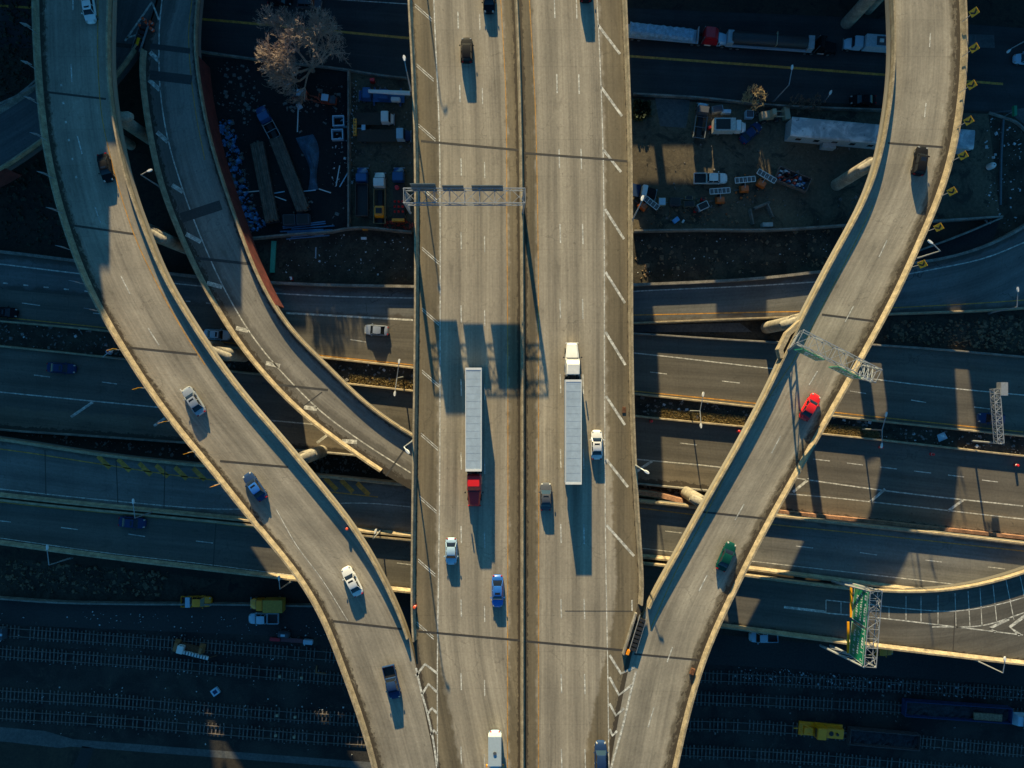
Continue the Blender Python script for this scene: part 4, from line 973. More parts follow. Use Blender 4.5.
# on the left ramp
car(87.5, 7, ZT, -82, WHITE, 'sedan', 'white sedan at the top edge of the shaded left ramp')
car(104, 167, ZT, -76, BLACK, 'sedan', 'black sedan where the shade ends on the left ramp', L=4.8)
car(192.5, 401, ZT, 123, SILVER, 'sedan', 'silver sedan in the middle of the left ramp', L=5.2)
car(254, 487, ZT, 125, NAVY, 'sedan', 'dark blue sedan next to the parapet below the silver sedan', L=5.2, roof=BLUE)
car(351.5, 582, ZT, 117, WHITE, 'sedan', 'white sedan with dark windows low on the left ramp', L=5.2)
car(391.5, 683, ZT, -77, NAVY, 'pickup', 'dark navy pickup truck where the left ramp joins the viaduct', 'pickup truck')
# on the right ramp
car(921.5, 160, ZT, 80, BLACK, 'suv', 'black estate car high on the right ramp')
car(811, 407, ZT, 60, RED, 'sedan', 'bright red sports car below the gantry on the right ramp', L=4.8)
car(727, 557, ZT, 66, GREEN, 'sedan', 'dark green sedan on the lower right ramp', L=5.0)
# on the lower roads
car(3, 312, 1, -4, BLACK, 'sedan', 'black car cut by the left edge on the shaded expressway')
car(60, 368, 1, -4, NAVY, 'sedan', 'dark blue car alone on the eastbound expressway at the left', L=5.4)
car(216, 334.5, 1, -4, LBLUE, 'sedan', 'pale blue car on the expressway in the gap between the two left ramps', L=5.0)
car(376, 330, 1, 176, SILVER, 'sedan', 'silver grey car on the expressway just left of the main viaduct', L=4.6)
car(131, 523, 6, -5, NAVY, 'sedan', 'navy car on the lowest connector below the bent lamp')
car(992, 418.5, 1, 176, NAVY, 'suv', 'dark blue car under the white lattice cantilever')

# on the service road by the rails
t = car(196, 602, 0, 0, YELLOW, 'pickup', 'yellow pickup truck with pale box behind the cab on the stone wall road', 'pickup truck', L=5.8)
MB().box(-1.9,-1.05,-.95,.95,.7,1.5).build('tool_box', LBLUE, t)
rigid(266.5, 605, 0, 180, 'yellow tipper truck with square yellow body behind the stone wall road', YELLOW, 6.6, 'box', mat('yellow_body',(.50,.28,.04),.6), 'tipper_truck', cabl=1.5, hoodl=1.2)
car(263, 619, 0, 180, LBLUE, 'pickup', 'light blue pickup truck directly below the yellow tipper truck', 'pickup truck', L=5.7)
car(764, 637.5, 0, 180, LBLUE, 'pickup', 'light blue pickup half hidden below the parapet right of the right ramp', 'pickup truck', L=5.4)
car(880, 650.5, 0, 0, YELLOW, 'pickup', 'yellow truck half hidden below the green sign gantry', 'truck', L=5.4)
# small trailer and gear by the track
t = thing('utility_trailer', 'small dull red flat trailer parked on the ballast near the light blue pickup', 'trailer', P(290, 639, 0), R(-4))
MB().box(-1.6,2.6,-.4,.4,.5,.65).build('flatbed', mat('dull_red',(.18,.06,.07),.8), t); MB().box(-3.6,-1.7,-.3,.3,.5,.9).build('drawbar_box', DRED, t)
MB().box(2.8,4.6,-.45,.45,.4,1.2).build('engine_box', LBLUE, t, bevel=.1)
for x in (-1,1.8): 
    for y in (-.6,.6): wheel(t,x,y,.35,.2)
t = thing('generator', 'grey rounded generator beside the dull red trailer', 'generator', P(285, 633, 0), R(-4))
MB().frus(-1.2,1.2,-.6,.6,.3,-1,1,-.45,.45,1.4).build('housing', GREY, t, bevel=.12, smooth=40); MB().box(-.4,.4,-.2,.2,1.4,1.5).build('hatch', LBLUE, t)
for x in (-.8,.8): wheel(t,x,.55,.3,.2)
# track machine
t = thing('track_machine', 'rusty orange and white track machine with a long lattice arm beside the rails', 'rail machine', P(193, 650, 0), R(-14))
MB().box(-1.6,3.6,-.55,.05,1.1,1.5).build('arm', WHITE, t)
m2 = MB()
for i in range(9): m2.box(-1.4+i*.55,-1.2+i*.55,-.6,.1,1.5,1.56)
m2.build('arm_rib', M_STEELD, t)
MB().box(-2.2,1.8,.1,1.2,.5,.9).build('frame', M_RUST, t)
MB().box(-2.4,-1.2,-.5,1.0,.9,2.0).build('cab', WHITE, t, bevel=.08)
MB().frus(-3.6,-2.4,-.8,1.5,.3,-3.2,-2.5,-.4,1.1,1.6).build('clamp', mat('rusty_orange',(.35,.15,.06),.8), t)
MB().frus(1.2,2.3,.1,1.8,.3,1.6,2.1,.3,1.4,1.7).build('clamp', mat('rusty_orange',(.35,.15,.06),.8), t)
MB().bar((3.6,-.2,1.2),(4.8,.3,.4),.12).build('boom_tip', M_RUST, t)
for x in (-1.8,1.4): 
    for y in (.2,1.1): MB().bar((x,y-.08,.35),(x,y+.08,.35),.35,n=12).build('rail_wheel', M_BLACK, t)

# rail vehicles lower right
t = thing('locomotive', 'small yellow track locomotive coupled to the dark gondola wagon', 'locomotive', PG(822, 731.5, 0, 1.8), R(-5))
MB().box(-4.1,4.1,-1.25,1.25,.8,1.15).build('frame', YELLOW, t)
MB().box(0.6,3.9,-.95,.95,1.15,2.4).build('engine_hood', YELLOW, t, bevel=.12, smooth=40)
MB().frus(-1.4,.5,-1.2,1.2,1.15,-1.3,.4,-1.1,1.1,3.1).build('cab', YELLOW, t, bevel=.1, smooth=40)
MB().box(-1.45,-1.38,-.8,.8,2.1,2.8).build('cab_window', M_GLASS, t)
MB().box(-3.4,-1.6,-.8,.5,1.15,1.9).build('winch_box', YELLOW, t, bevel=.1)
m2 = MB()
for a_, b_ in (((-4.1,-1.1,1.2),(-2.2,-.6,2.2)),((-4.1,1.1,1.2),(-2.2,.6,2.2)),((-3.8,-1.1,1.8),(-3.8,1.1,1.8)),((-5,-.2,.9),(-4,0,1.2))): m2.bar(a_,b_,.11)
m2.build('handrail', YELLOW, t); MB().lathe([(.25,2.4),(.25,2.75)],(2.6,0,0),10).build('exhaust', M_BLACK, t); MB().lathe([(.45,2.4),(.4,2.55)],(1.5,0,0),12).build('fan', M_BLACK, t)
for x in (-2.8,2.8):
    for y in (-.75,.75): MB().bar((x,y-.07,.45),(x,y+.07,.45),.45,n=12).build('wheel', M_BLACK, t)
def gondola(px, py, hd, L, label, wm, name='gondola_wagon', load=None):
    t = thing(name, label, 'rail wagon', PG(px, py, 0, 2.2), R(hd)); h = L/2
    q = MB().box(-h,h,-1.45,1.45,1.0,1.2).box(-h,h,-1.45,-1.33,1.2,2.6).box(-h,h,1.33,1.45,1.2,2.6).box(-h,-h+.12,-1.33,1.33,1.2,2.6).box(h-.12,h,-1.33,1.33,1.2,2.6)
    b = q.build('wagon_body', wm, t)
    m2 = MB()
    for i in range(int(L/1.3)):
        for y in (-1.5,1.45): m2.box(-h+.4+i*1.3,-h+.5+i*1.3,y,y+.05,1.1,2.6)
    m2.build('side_rib', wm, b)
    rr = random.Random(3); m2 = MB(); nx = 26
    hs = [[1.35 + rr.random()*.5 for j in range(5)] for i in range(nx+1)]
    m2.add([(-h+.13+(L-.26)*i/nx, -1.32+2.64*j/4, hs[i][j]) for i in range(nx+1) for j in range(5)], [(i*5+j,i*5+j+1,(i+1)*5+j+1,(i+1)*5+j) for i in range(nx) for j in range(4)])
    m2.build('load', load or mat('dark_scrap',(.03,.035,.045),.7,var=.5), t)
    for s_ in (-1,1):
        MB().box(min(s_*h,s_*(h+.6)),max(s_*h,s_*(h+.6)),-.15,.15,.8,1.0).build('coupler', M_STEELD, t)
        for x in (s_*(h-1.2), s_*(h-2.6)):
            for y in (-.75,.75): MB().bar((x,y-.07,.45),(x,y+.07,.45),.45,n=12).build('wheel', M_BLACK, t)
    return t
gondola(884.5, 739.5, -5, 13.2, 'dark open gondola wagon right behind the small yellow locomotive', mat('wagon_maroon',(.085,.06,.065),.7,var=.3))
t = gondola(958, 712, -4, 20, 'long dark blue wagon on the track above the yellow locomotive', NAVY, 'flat_wagon')
MB().box(3.0,8.3,-1.2,.1,2.0,2.3).build('timber_stack', mat('orange_timber',(.30,.20,.12),.8,var=.4,scale=3), t)
t = thing('hopper_machine', 'pale blue machine on the end of the long dark wagon at the right edge', 'rail machine', P(1017, 716, 0), R(-4))
MB().frus(-1.8,1.8,-1.2,1.2,1,-1.4,1.4,-.9,.9,2.6).build('housing', LBLUE, t, bevel=.1); MB().box(-.5,.9,-1.3,1.3,2.6,3.0).build('top_box', M_STEELD, t)
for y in (-.75,.75): MB().bar((0,y-.07,.45),(0,y+.07,.45),.45,n=12).build('wheel', M_BLACK, t)

# on the street at the top
big_truck(664, 31, 0, -5, 'flatbed truck with pale blue tarped load at the top right of the viaduct', cab=DRED, hood=LBLUE, trailer='tarp', Lt=13.6)
big_truck(771, 40, 0, -4, 'truck with long black tank trailer and dark cab on the top street', cab=BLACK, trailer='tank', Lt=16.3, sleeper=False)
t = rigid(872, 43, 0, 176, 'white camper truck with a long body beside the right ramp on the top street', LBLUE, 9.6, 'box', mat('camper_white',(.45,.55,.62),.5,var=.15), 'camper_truck')
MB().box(-3.6,-.4,-.85,.85,3.1,3.16).build('roof_panel', GREY, t); MB().box(-1.6,-.9,-.3,.3,3.16,3.4).build('roof_vent', WHITE, t)
car(864, 99, 0, 180, BLACK, 'sedan', 'black car parked on the top street above the long white building')
car(279, -1, 0, -3, BLACK, 'sedan', 'black car cut by the top edge above the big bare tree', L=4.6)
car(309, 2, 0, -3, GREY, 'suv', 'grey car cut by the top edge right of the black one', L=4.6)
car(1028, 58, 0, 178, LBLUE, 'sedan', 'pale car cut by the right edge on the top street')
# ------------------------------------------------------------ bare trees and shrubs
def bare_tree(px, py, top, rad, label, bark, seed, name='bare_tree', h0=2.6, levels=6, trunk_r=0.35, spread=0.55):
    b = P(px, py, 0); t = thing(name, label, 'tree' if top > 5 else 'shrub', b)
    rr = random.Random(seed); tw = MB(); tk = MB()
    def grow(p, d, l, r, lev):
        q = p + d*l
        if q.z > top: q.z = top - rr.random()*1.2
        hr = math.hypot(q.x, q.y); lim = rad*(.88 + .22*noise.noise(Vector((math.atan2(q.y,q.x)*2.2, seed, 0))) + rr.uniform(-.10,.10))
        if hr > lim and lev > 0:
            if lev > 3: return
            q.x *= .9*lim/hr; q.y *= .9*lim/hr
        (tk if lev <= 2 else tw).bar(p, q, max(r, .032), max(r*.68, .024), 6 if lev <= 2 else 3)
        if lev >= levels: return
        n = 3 if lev < 2 else rr.choice((2, 3, 3))
        for i in range(n):
            a = rr.uniform(0, 2*math.pi); s = spread*rr.uniform(.6, 1.35)
            u = d.cross(Vector((math.cos(a), math.sin(a), .3))).normalized()
            nd = (d + u*s + Vector((0,0,.08))).normalized()
            grow(q, nd, l*rr.uniform(.66,.9), r*.66, lev+1)
        if lev >= 2 and rr.random() < .7:
            m_ = p.lerp(q, rr.uniform(.3,.8)); u = d.cross(Vector((rr.uniform(-1,1), rr.uniform(-1,1), rr.uniform(-1,1)))).normalized()
            grow(m_, (d*.5+u).normalized(), l*.55, r*.4, lev+2)
    tk.bar((0,0,-.2), (0,0,h0*.5), trunk_r, trunk_r*.8, 9)
    for i in range(5):
        a = i*2*math.pi/5 + rr.uniform(-.3,.3)
        grow(Vector((0,0,h0*.45)), Vector((math.cos(a)*.75, math.sin(a)*.75, .9)).normalized(), top*.24, trunk_r*.6, 0)
    tk.build('trunk', bark, t); tw.build('crown', bark, t)
    return t
M_BARK = mat('pale_twigs', (0.42, 0.32, 0.25), 0.85, var=0.3); M_BARK2 = mat('straw_twigs', (0.55, 0.42, 0.22), 0.85, var=0.3); M_BARK3 = mat('brown_twigs', (0.25, 0.16, 0.11), 0.85, var=0.3)
bare_tree(313, 71, 15.4, 9.3, 'big pale leafless tree between the top street and the left yard', M_BARK, 11, levels=7, trunk_r=0.45, spread=0.60)
bare_tree(750, 103, 4.6, 2.5, 'round straw coloured bare shrub above the white box truck', M_BARK2, 5, 'bare_shrub', h0=.6, levels=5, trunk_r=.14)
bare_tree(793, 107, 3.4, 2.1, 'thin brown bare bush left of the pair above the long white building', M_BARK3, 6, 'bare_shrub', h0=.5, levels=4, trunk_r=.10)
bare_tree(812, 106, 3.4, 2.2, 'thin brown bare bush right of the pair above the long white building', M_BARK3, 8, 'bare_shrub', h0=.5, levels=4, trunk_r=.10)

# ------------------------------------------------------------ the two left yards
def box_thing(name, label, cat, px, py, hd, L, W, H, m, z=0.0, lid=None, taper=.94, group=None):
    t = thing(name, label, cat, P(px, py, z), R(hd), group)
    MB().frus(-L/2,L/2,-W/2,W/2,0,-L/2*taper,L/2*taper,-W/2*taper,W/2*taper,H).build('body', m, t, bevel=min(.08, H*.1))
    if lid: MB().box(-L/2*.8,L/2*.8,-W/2*.8,W/2*.8,H-.005,H+.07).build('lid', lid, t, bevel=.02)
    return t
M_PLANK = mat('grey_brown_planks', (0.15, 0.115, 0.09), 0.85, var=0.35, scale=1.0)
def long_load(px, py, hd, L, label):
    t = thing('plank_trailer', label, 'trailer', PG(px, py, 0, 1.8), R(hd)); h = L/2
    MB().box(-h,h,-1.25,1.25,.9,1.1).build('flatbed', M_BLACK, t)
    for k in range(7):
        o = random.Random(k*7+int(px)).uniform(-.3,.3)
        MB().box(-h+.25+o,h-.25+o,-1.2+k*.345,-1.2+k*.345+.31,1.1,1.9+(k%3)*.12).build('timber_bundle', M_PLANK, t)
    for x in (-h+1.2,-h+2.5):
        for y in (-1,1): wheel(t,x,y,.5,.4)
long_load(264, 182, 101, 15.5, 'left one of the two long flat trailers loaded with brown planks')
long_load(289, 174, 111, 15.0, 'right one of the two long flat trailers loaded with brown planks, behind the blue truck')
t = rigid(266, 121, 0, 118, 'truck with blue cab at the head of the plank trailer in the dark yard', TBLUE, 6.5, 'frame', mat('trailer_grey', (.35,.42,.46), .5), cabl=1.8, hoodl=1.3, hm=TBLUE)
# tarpaulin heap
rr = random.Random(4); mb = MB(); nx, ny = 18, 10
g = []
for i in range(nx+1):
    for j in range(ny+1):
        u, v = i/nx, j/ny; e = min(u,1-u,v,1-v)*5; e = min(1,e)
        x = (u-.5)*10.5; y = (v-.5)*3.2*(0.75+.35*math.sin(u*5+1)) + .7*math.sin(u*4)
        g.append((x, y, e*(.8+.5*noise.noise(Vector((u*5,v*3,1))))+rr.uniform(0,.18)*e))
mb.add(g, [(i*(ny+1)+j,(i+1)*(ny+1)+j,(i+1)*(ny+1)+j+1,i*(ny+1)+j+1) for i in range(nx) for j in range(ny)])
o = mb.build('tarpaulin_heap', M_TARP); o.location = P(310,163,.03); o.rotation_euler = (0,0,R(-78)); tag(o, 'long crumpled blue tarpaulin heap in the middle of the dark yard', 'tarpaulin')
def forklift(px, py, hd, label, m):
    t = thing('forklift', label, 'forklift', P(px, py, 0), R(hd))
    MB().box(-1.7,1.2,-.75,.75,.5,1.3).build('chassis', m, t, bevel=.1); MB().box(-1.6,-.5,-.7,.7,1.3,1.8).build('engine_cover', GREY, t, bevel=.1)
    MB().box(-.4,.9,-.62,.62,2.2,2.3).build('roof_guard', LBLUE, t)
    m2 = MB()
    for x in (-.38,.85):
        for y in (-.58,.58): m2.bar((x,y,1.3),(x,y,2.2),.05)
    m2.build('guard_post', M_BLACK, t)
    m2 = MB()
    for y in (-.5,.5): m2.box(1.25,1.4,y-.08,y+.08,.1,2.6)
    m2.box(1.25,1.4,-.42,.42,2.4,2.55); m2.build('mast', m, t)
    for y in (-.4,.4): MB().box(1.4,2.9,y-.08,y+.08,.15,.25).build('fork', m, t)
    for x in (-1.1,.8):
        for y in (-.75,.75): wheel(t,x,y,.4,.3)
M_DKRED = paint('brick_red', (0.35,0.06,0.03))
forklift(302, 97, -8, 'red forklift with pale roof below the big bare tree, left of two', M_DKRED)
forklift(329, 102, 172, 'red forklift below the big bare tree, nearer the block wall', M_DKRED)
box_thing('gas_cage', 'small pale blue crate in front of the left red forklift', 'crate', 300, 107, 30, 1, .9, .9, LBLUE)
box_thing('storage_bin', 'pale bin under the lower edge of the big bare tree', 'bin', 288.5, 83, -5, 1.6, .9, 1.0, LBLUE, lid=GREY)
def frame_thing(px, py, label):
    t = thing('empty_rack', label, 'rack', P(px, py, 0), R(2), 'empty pale blue steel frames')
    for a in ((-1.1,1.1,-1.0,-.8),(-1.1,1.1,.8,1.0)): MB().box(a[0],a[1],a[2],a[3],0,1.1).build('side_rail', LBLUE, t)
    for a in ((-1.1,-.9,-.8,.8),(.9,1.1,-.8,.8)): MB().box(*a,0,1.1).build('end_rail', LBLUE, t)
frame_thing(339.5, 122.5, 'empty square pale blue steel frame by the block wall, the upper one'); frame_thing(338.5, 136, 'empty square pale blue steel frame by the block wall, the lower one')
box_thing('dark_bin', 'left dark bin under the end of the plank trailers', 'bin', 291, 221, 2, 2.5, 2.1, 1.4, GREY, lid=M_BLACK, group='dark bins'); box_thing('dark_bin', 'right dark bin under the end of the plank trailers', 'bin', 304.5, 220.5, 2, 2.5, 2.1, 1.4, GREY, lid=M_BLACK, group='dark bins')
pipes = mat('blue_pipe', (0.10,0.24,0.42), .5, var=.2)
t = thing('pipe_pile', 'pile of long blue pipes lying along the south wall of the dark yard', 'pipes', P(308,230.5,0), R(5))
for k in range(9):
    y = -1.3 + k*.3; o = math.sin(k*2.3)*1.2; MB().bar((-4.2+o,y,.15),(4.0+o,y+math.sin(k)*.3,.15),.13,n=6).build('pipe', pipes, t)
for i,(x,y,a,l) in enumerate([(249,192,5,4),(277,193,10,3),(279,198,-20,3),(308,191,6,3),(325,191,-18,2.4),(293,107,90,.1),(298,119,88,5),(316,236,10,3),(338,176,80,4),(345,178,60,4)]):
    if l < 1: continue
    tag(MB().box(-l/2,l/2,-.09,.09,.02,.16).build('loose_pole', LBLUE if i % 2 else WHITE), 'loose pale pole on the oily yard ground, %s' % ['leftmost by the left plank trailer','flat between the plank trailers','slanting between the plank trailers','','right of the right plank trailer','','','lying on the blue pipes','upright by the block wall','','slanting against the block wall'][i] if i != 3 and i != 6 else 'loose pale pole on the oily yard ground, %s' % ('just right of the right plank trailer end' if i == 3 else 'upright below the left forklift'), 'pole')
    bpy.context.scene.collection.objects[-1].location = P(x,y,0); bpy.context.scene.collection.objects[-1].rotation_euler = (0,0,R(a))
def scatter(name, polys, n, m, smin, smax, seed, z=0.01, hmax=.25, label=None, cat=None, keep=None):
    rr = random.Random(seed); mb = MB()
    for poly in polys:
        xs = [p[0] for p in poly]; ys_ = [p[1] for p in poly]; c = 0; k = 0
        while c < n and k < n*20:
            k += 1; x, y = rr.uniform(min(xs),max(xs)), rr.uniform(min(ys_),max(ys_)); ins = False
            for i in range(len(poly)):
                (x1,y1),(x2,y2) = poly[i], poly[i-1]
                if (y1>y) != (y2>y) and x < (x2-x1)*(y-y1)/(y2-y1)+x1: ins = not ins
            if not ins: continue
            c += 1; p = P(x,y,z); a = rr.uniform(0,math.pi); s = smin*(smax/smin)**(rr.random()**2); w = s*rr.uniform(.3,1); h = rr.uniform(.03,hmax)
            ca, sa = math.cos(a), math.sin(a)
            f = lambda u,v: (p.x+u*ca-v*sa, p.y+u*sa+v*ca)
            mb.add([(*f(-s,-w),z),(*f(s,-w),z),(*f(s,w),z),(*f(-s,w),z),(*f(-s*.8,-w*.7),z+h),(*f(s*.7,-w*.8),z+h),(*f(s*.8,w*.8),z+h*.8),(*f(-s*.7,w*.6),z+h)],[(4,5,6,7),(0,1,5,4),(1,2,6,5),(2,3,7,6),(3,0,4,7)])
    o = mb.build(name, m, kind='stuff')
    if label: tag(o, label, cat or 'litter')
    return o
M_LIT = mat('pale_litter', (0.65,0.68,0.70), .6, var=.4); M_RUB = mat('rubble', (0.20,0.19,0.18), .9, var=.4); M_BLU = mat('blue_scrap', (0.10,0.30,0.60), .5, var=.4); M_REDS = mat('red_scrap', (0.55,0.06,0.03), .5, var=.3); M_BRN = mat('brown_clods', (0.22,0.15,0.09), .95, var=.4)
SLOPE_L = [(262,243),(349,233),(411,237),(411,279),(285,278)]
scatter('litter', [SLOPE_L], 90, M_LIT, .05, .22, 21, label='pale litter strewn over the slope below the left yards')
scatter('scrap_heap', [[(218,118),(232,118),(250,200),(268,228),(245,235),(230,190)]], 240, M_BLU, .1, .55, 22, hmax=.7, label='tangled blue scrap heap between the red wall and the plank trailers', cat='scrap heap')
scatter('scrap_heap', [[(222,118),(236,122),(255,205),(262,228),(250,235),(235,190)]], 160, M_RUB, .1, .5, 23, hmax=.6, label='grey scrap mixed along the foot of the red wall', cat='scrap heap')
scatter('litter', [[(210,60),(348,75),(348,226),(262,230)]], 90, M_RUB, .06, .4, 24, label='grey rubbish scattered about the oily yard')
scatter('litter', [[(333,110),(350,110),(352,187),(332,187)],[(351,80),(357,80),(357,186),(351,186)]], 60, M_LIT, .05, .3, 25, label='pale rubbish along both sides of the block wall')
scatter('scrap_heap', [[(384,221),(413,221),(412,232),(384,230)]], 90, M_REDS, .1, .35, 26, hmax=.5, label='heap of red and pink pieces behind the cone truck', cat='scrap heap')
scatter('litter', [[(636,235),(830,228),(830,268),(636,280)]], 150, M_BRN, .1, .5, 27, label='brown clods on the slope below the right yard', cat='clods')
scatter('litter', [[(636,235),(850,228),(840,268),(636,280)]], 45, M_LIT, .05, .18, 28, label='pale litter on the slope below the right yard')
scatter('litter', [[(640,200),(860,195),(850,222),(640,228)],[(640,105),(860,115),(860,190),(640,190)]], 60, M_RUB, .06, .35, 29, label='grey rubbish about the right yard')
scatter('litter', [[(985,165),(1022,150),(1022,225),(1000,235),(985,235)],[(985,115),(1022,130),(1022,160),(985,160)]], 45, M_LIT, .06, .35, 30, label='pale litter on the verge at the far right')
scatter('rubble', [R1_lo[:7] + R2_up[:7][::-1], R1_lo[6:] + R2_up[6:][::-1]], 420, M_RUB, .08, .4, 31, z=.95, label='grey rubble in the expressway median', cat='rubble')
scatter('litter', [R1_lo[:7] + R2_up[:7][::-1], R1_lo[6:] + R2_up[6:][::-1]], 80, M_LIT, .05, .4, 32, z=.95, label='pale rubbish in the expressway median')
scatter('rubble', [[(0,432),(185,446),(290,455),(300,470),(120,452),(42,441)],[(640,486),(700,492),(700,503),(640,496)],[(300,452),(372,458),(372,474),(322,472)]], 120, M_RUB, .08, .4, 33, label='rubble at the bottom of the dark gap between expressway and connector', cat='rubble')
scatter('litter', [[(0,608),(330,620),(330,640),(0,622)],[(0,622),(330,640),(340,690),(0,668)],[(0,675),(345,700),(370,760),(0,730)]], 90, M_LIT, .05, .16, 34, label='pale litter along the rails on the left')
scatter('litter', [[(735,665),(1024,690),(1024,702),(730,680)]], 260, M_LIT, .05, .22, 35, label='dense pale litter strip above the rails on the right')
scatter('litter', [[(735,680),(1024,700),(1024,768),(690,768)]], 60, M_RUB, .05, .3, 36, label='grey bits among the rails on the right')
scatter('dead_weeds', [[(0,560),(170,572),(160,596),(0,590)]], 420, M_BRN, .08, .5, 37, hmax=.4, label='brown dead weeds on the slope below the lowest connector', cat='weeds')
scatter('dead_weeds', [[(900,322),(1024,316),(1024,352),(880,340)]], 500, M_BRN, .08, .5, 38, hmax=.4, label='brown dead weeds on the embankment at the right', cat='weeds')
scatter('dead_weeds', [[(0,0),(32,0),(34,80),(0,100)],[(0,180),(48,150),(80,245),(0,245)]], 300, mat('dark_weeds',(.05,.055,.035),.95,var=.4), .08, .6, 39, hmax=.5, label='dark weeds beside and below the narrow side ramp at the far left', cat='weeds')
scatter('litter', [[(655,196),(735,200),(740,226),(650,226)]], 150, M_BRN, .08, .4, 41, label='brown and rusty bits round the row of small machines', cat='debris')
scatter('litter', [[(655,196),(735,200),(740,226),(650,226)],[(735,175),(775,172),(775,200),(735,200)]], 30, mat('orange_bits',(.6,.16,.03),.6), .06, .25, 42, label='orange bits round the light board trailers', cat='debris')
scatter('litter', [[(690,108),(700,135),(745,138),(745,120),(790,122),(790,112),(700,106)]], 110, M_RUB, .08, .45, 43, label='grey scrap packed between the vehicles along the yard wall', cat='debris')
scatter('leafy_shrub', [[(634,101),(650,103),(650,116),(640,122),(634,120)]], 500, mat('dark_leaves',(.03,.05,.02),.8,var=.4), .08, .3, 44, hmax=1.6, label='dark evergreen brush beside the main viaduct in the right yard', cat='shrubs')
scatter('litter', [[(214,62),(250,64),(262,100),(250,130),(232,118),(214,100)],[(285,85),(345,85),(345,112),(285,112)]], 90, M_RUB, .08, .5, 45, label='dull scrap below the bare tree', cat='debris')
scatter('litter', [[(352,84),(411,84),(411,166),(352,166)]], 90, M_RUB, .05, .35, 46, label='dull bits on the ground of the small truck yard', cat='debris')
M_STRAW = mat('straw', (0.34,0.25,0.10), .95, var=.4)
def tufts(px0, px1, n, seed, label):
    """dry grass along the lower median barrier"""
    rr = random.Random(seed); mb = MB(); c = curve(R2_up, .95, 400); a = [p for p in c if P(px0,0,.95).x < p.x < P(px1,0,.95).x]
    for i in range(n):
        p = rr.choice(a) + Vector((rr.uniform(-.3,.3), rr.uniform(.3,1.9), 0))
        for k in range(5):
            w = Vector((rr.uniform(-.35,.35), rr.uniform(-.35,.35), rr.uniform(.15,.5))); q = Vector((rr.uniform(-.07,.07), rr.uniform(-.07,.07), 0))
            mb.add([p-q, p+q, p+w], [(0,1,2)])
    tag(mb.build('dry_grass', M_STRAW, kind='stuff'), label, 'grass')
tufts(662, 745, 1500, 1, 'straw yellow grass strip on the median between viaduct and right ramp'); tufts(822, 880, 1100, 2, 'straw yellow grass strip on the median right of the right ramp'); tufts(350, 413, 500, 3, 'straw yellow grass on the median left of the main viaduct')

# small truck yard beside the viaduct
t = rigid(381, 94, 0, 178, 'blue crane truck with a long white boom beside the main viaduct', TBLUE, 8.6, 'flat', TBLUE, 'crane_truck', cabl=1.8, hoodl=.6)
MB().bar((-5.6,-.1,2.6),(2.2,-.1,2.9),.42,.32,8).build('boom', WHITE, t)
MB().frus(-1.5,.6,-1,1,1.1,-1.3,.4,-.9,.9,2.3).build('turntable', TBLUE, t, bevel=.1); MB().box(-3.6,-1.9,.5,1.2,1.1,2.2).build('operator_cab', WHITE, t, bevel=.08)
for x in (-3.5,1.5): MB().box(x-.15,x+.15,-1.7,1.7,.5,.7).build('outrigger', TBLUE, t)
box_thing('gas_bottle_rack', 'small red rack above the crane truck', 'rack', 373, 82, 5, .9, .7, 1.2, RED)
rigid(373.5, 117, 0, 0, 'flatbed truck with white cab and bare brown deck in the small yard', WHITE, 7.2, 'flat', mat('dark_deck',(.06,.045,.035),.8), cabl=1.7, hoodl=.5)
t = rigid(383, 134, 0, 0, 'flatbed truck with pale blue cab below the white cab flatbed', LBLUE, 10.0, 'flat', mat('dark_deck',(.06,.045,.035),.8), cabl=1.6, hoodl=.9, hm=NAVY)
t = thing('arrow_board', 'yellow arrow board standing by the block wall in the small yard', 'sign', P(356.5,129.5,0), 0)
MB().box(-.3,.3,-1.6,1.6,1.0,1.5).build('board', YELLOW, t)
for k in range(5): MB().lathe([(.14,1.5),(.1,1.6)], (-.02,-1.2+k*.6,0), 8).build('lamp', M_BLACK, t)
MB().box(-.1,1.6,-.1,.1,.5,.7).build('drawbar', M_STEEL, t); MB().box(1.2,1.9,-.5,.5,.5,1.2).build('battery_box', LBLUE, t)
for y in (-.8,.8): wheel(t, 0, y, .35, .2)
rigid(361.5, 191, 0, 90, 'truck with blue cab and open dark bed, leftmost of the three in a row', TBLUE, 9.2, 'open', mat('dark_bed',(.07,.06,.06),.7), cabl=1.8, hoodl=1.1)
t = rigid(379, 197, 0, 90, 'truck with white cab and yellow machine, middle of the three in a row', WHITE, 9.6, 'frame', mat('tan_frame',(.35,.28,.14),.7), cabl=1.9, hoodl=1.0)
MB().frus(-3.8,-1.4,-1,1,.95,-3.5,-1.7,-.85,.85,2.2).build('machine_body', YELLOW, t, bevel=.15); MB().box(-3.1,-2.1,-.6,.6,2.2,2.35).build('machine_panel', M_BLACK, t)
t = rigid(398, 194, 0, 90, 'truck with blue cab carrying red cones, rightmost in the row of three', TBLUE, 10.4, 'flat', mat('dark_deck',(.06,.045,.035),.8), cabl=1.9, hoodl=.9)
for i in range(3):
    for j in range(3): MB().lathe([(.24,1.1),(.24,1.16),(.17,1.2),(.05,2.0)], (-1.2-i*.95, -.75+j*.75, 0), 8).build('traffic_cone', RED, t)
MB().lathe([(.42,1.1),(.42,1.5)], (1.4,.3,0), 10).build('drum', RED, t); MB().box(-5.1,-4.6,-1.15,1.15,1.1,2.1).build('rear_board', YELLOW, t)
box_thing('yellow_bin', 'small yellow bin against the wall below the truck row', 'bin', 365.5, 229, 0, 1.1, .7, .8, YELLOW)
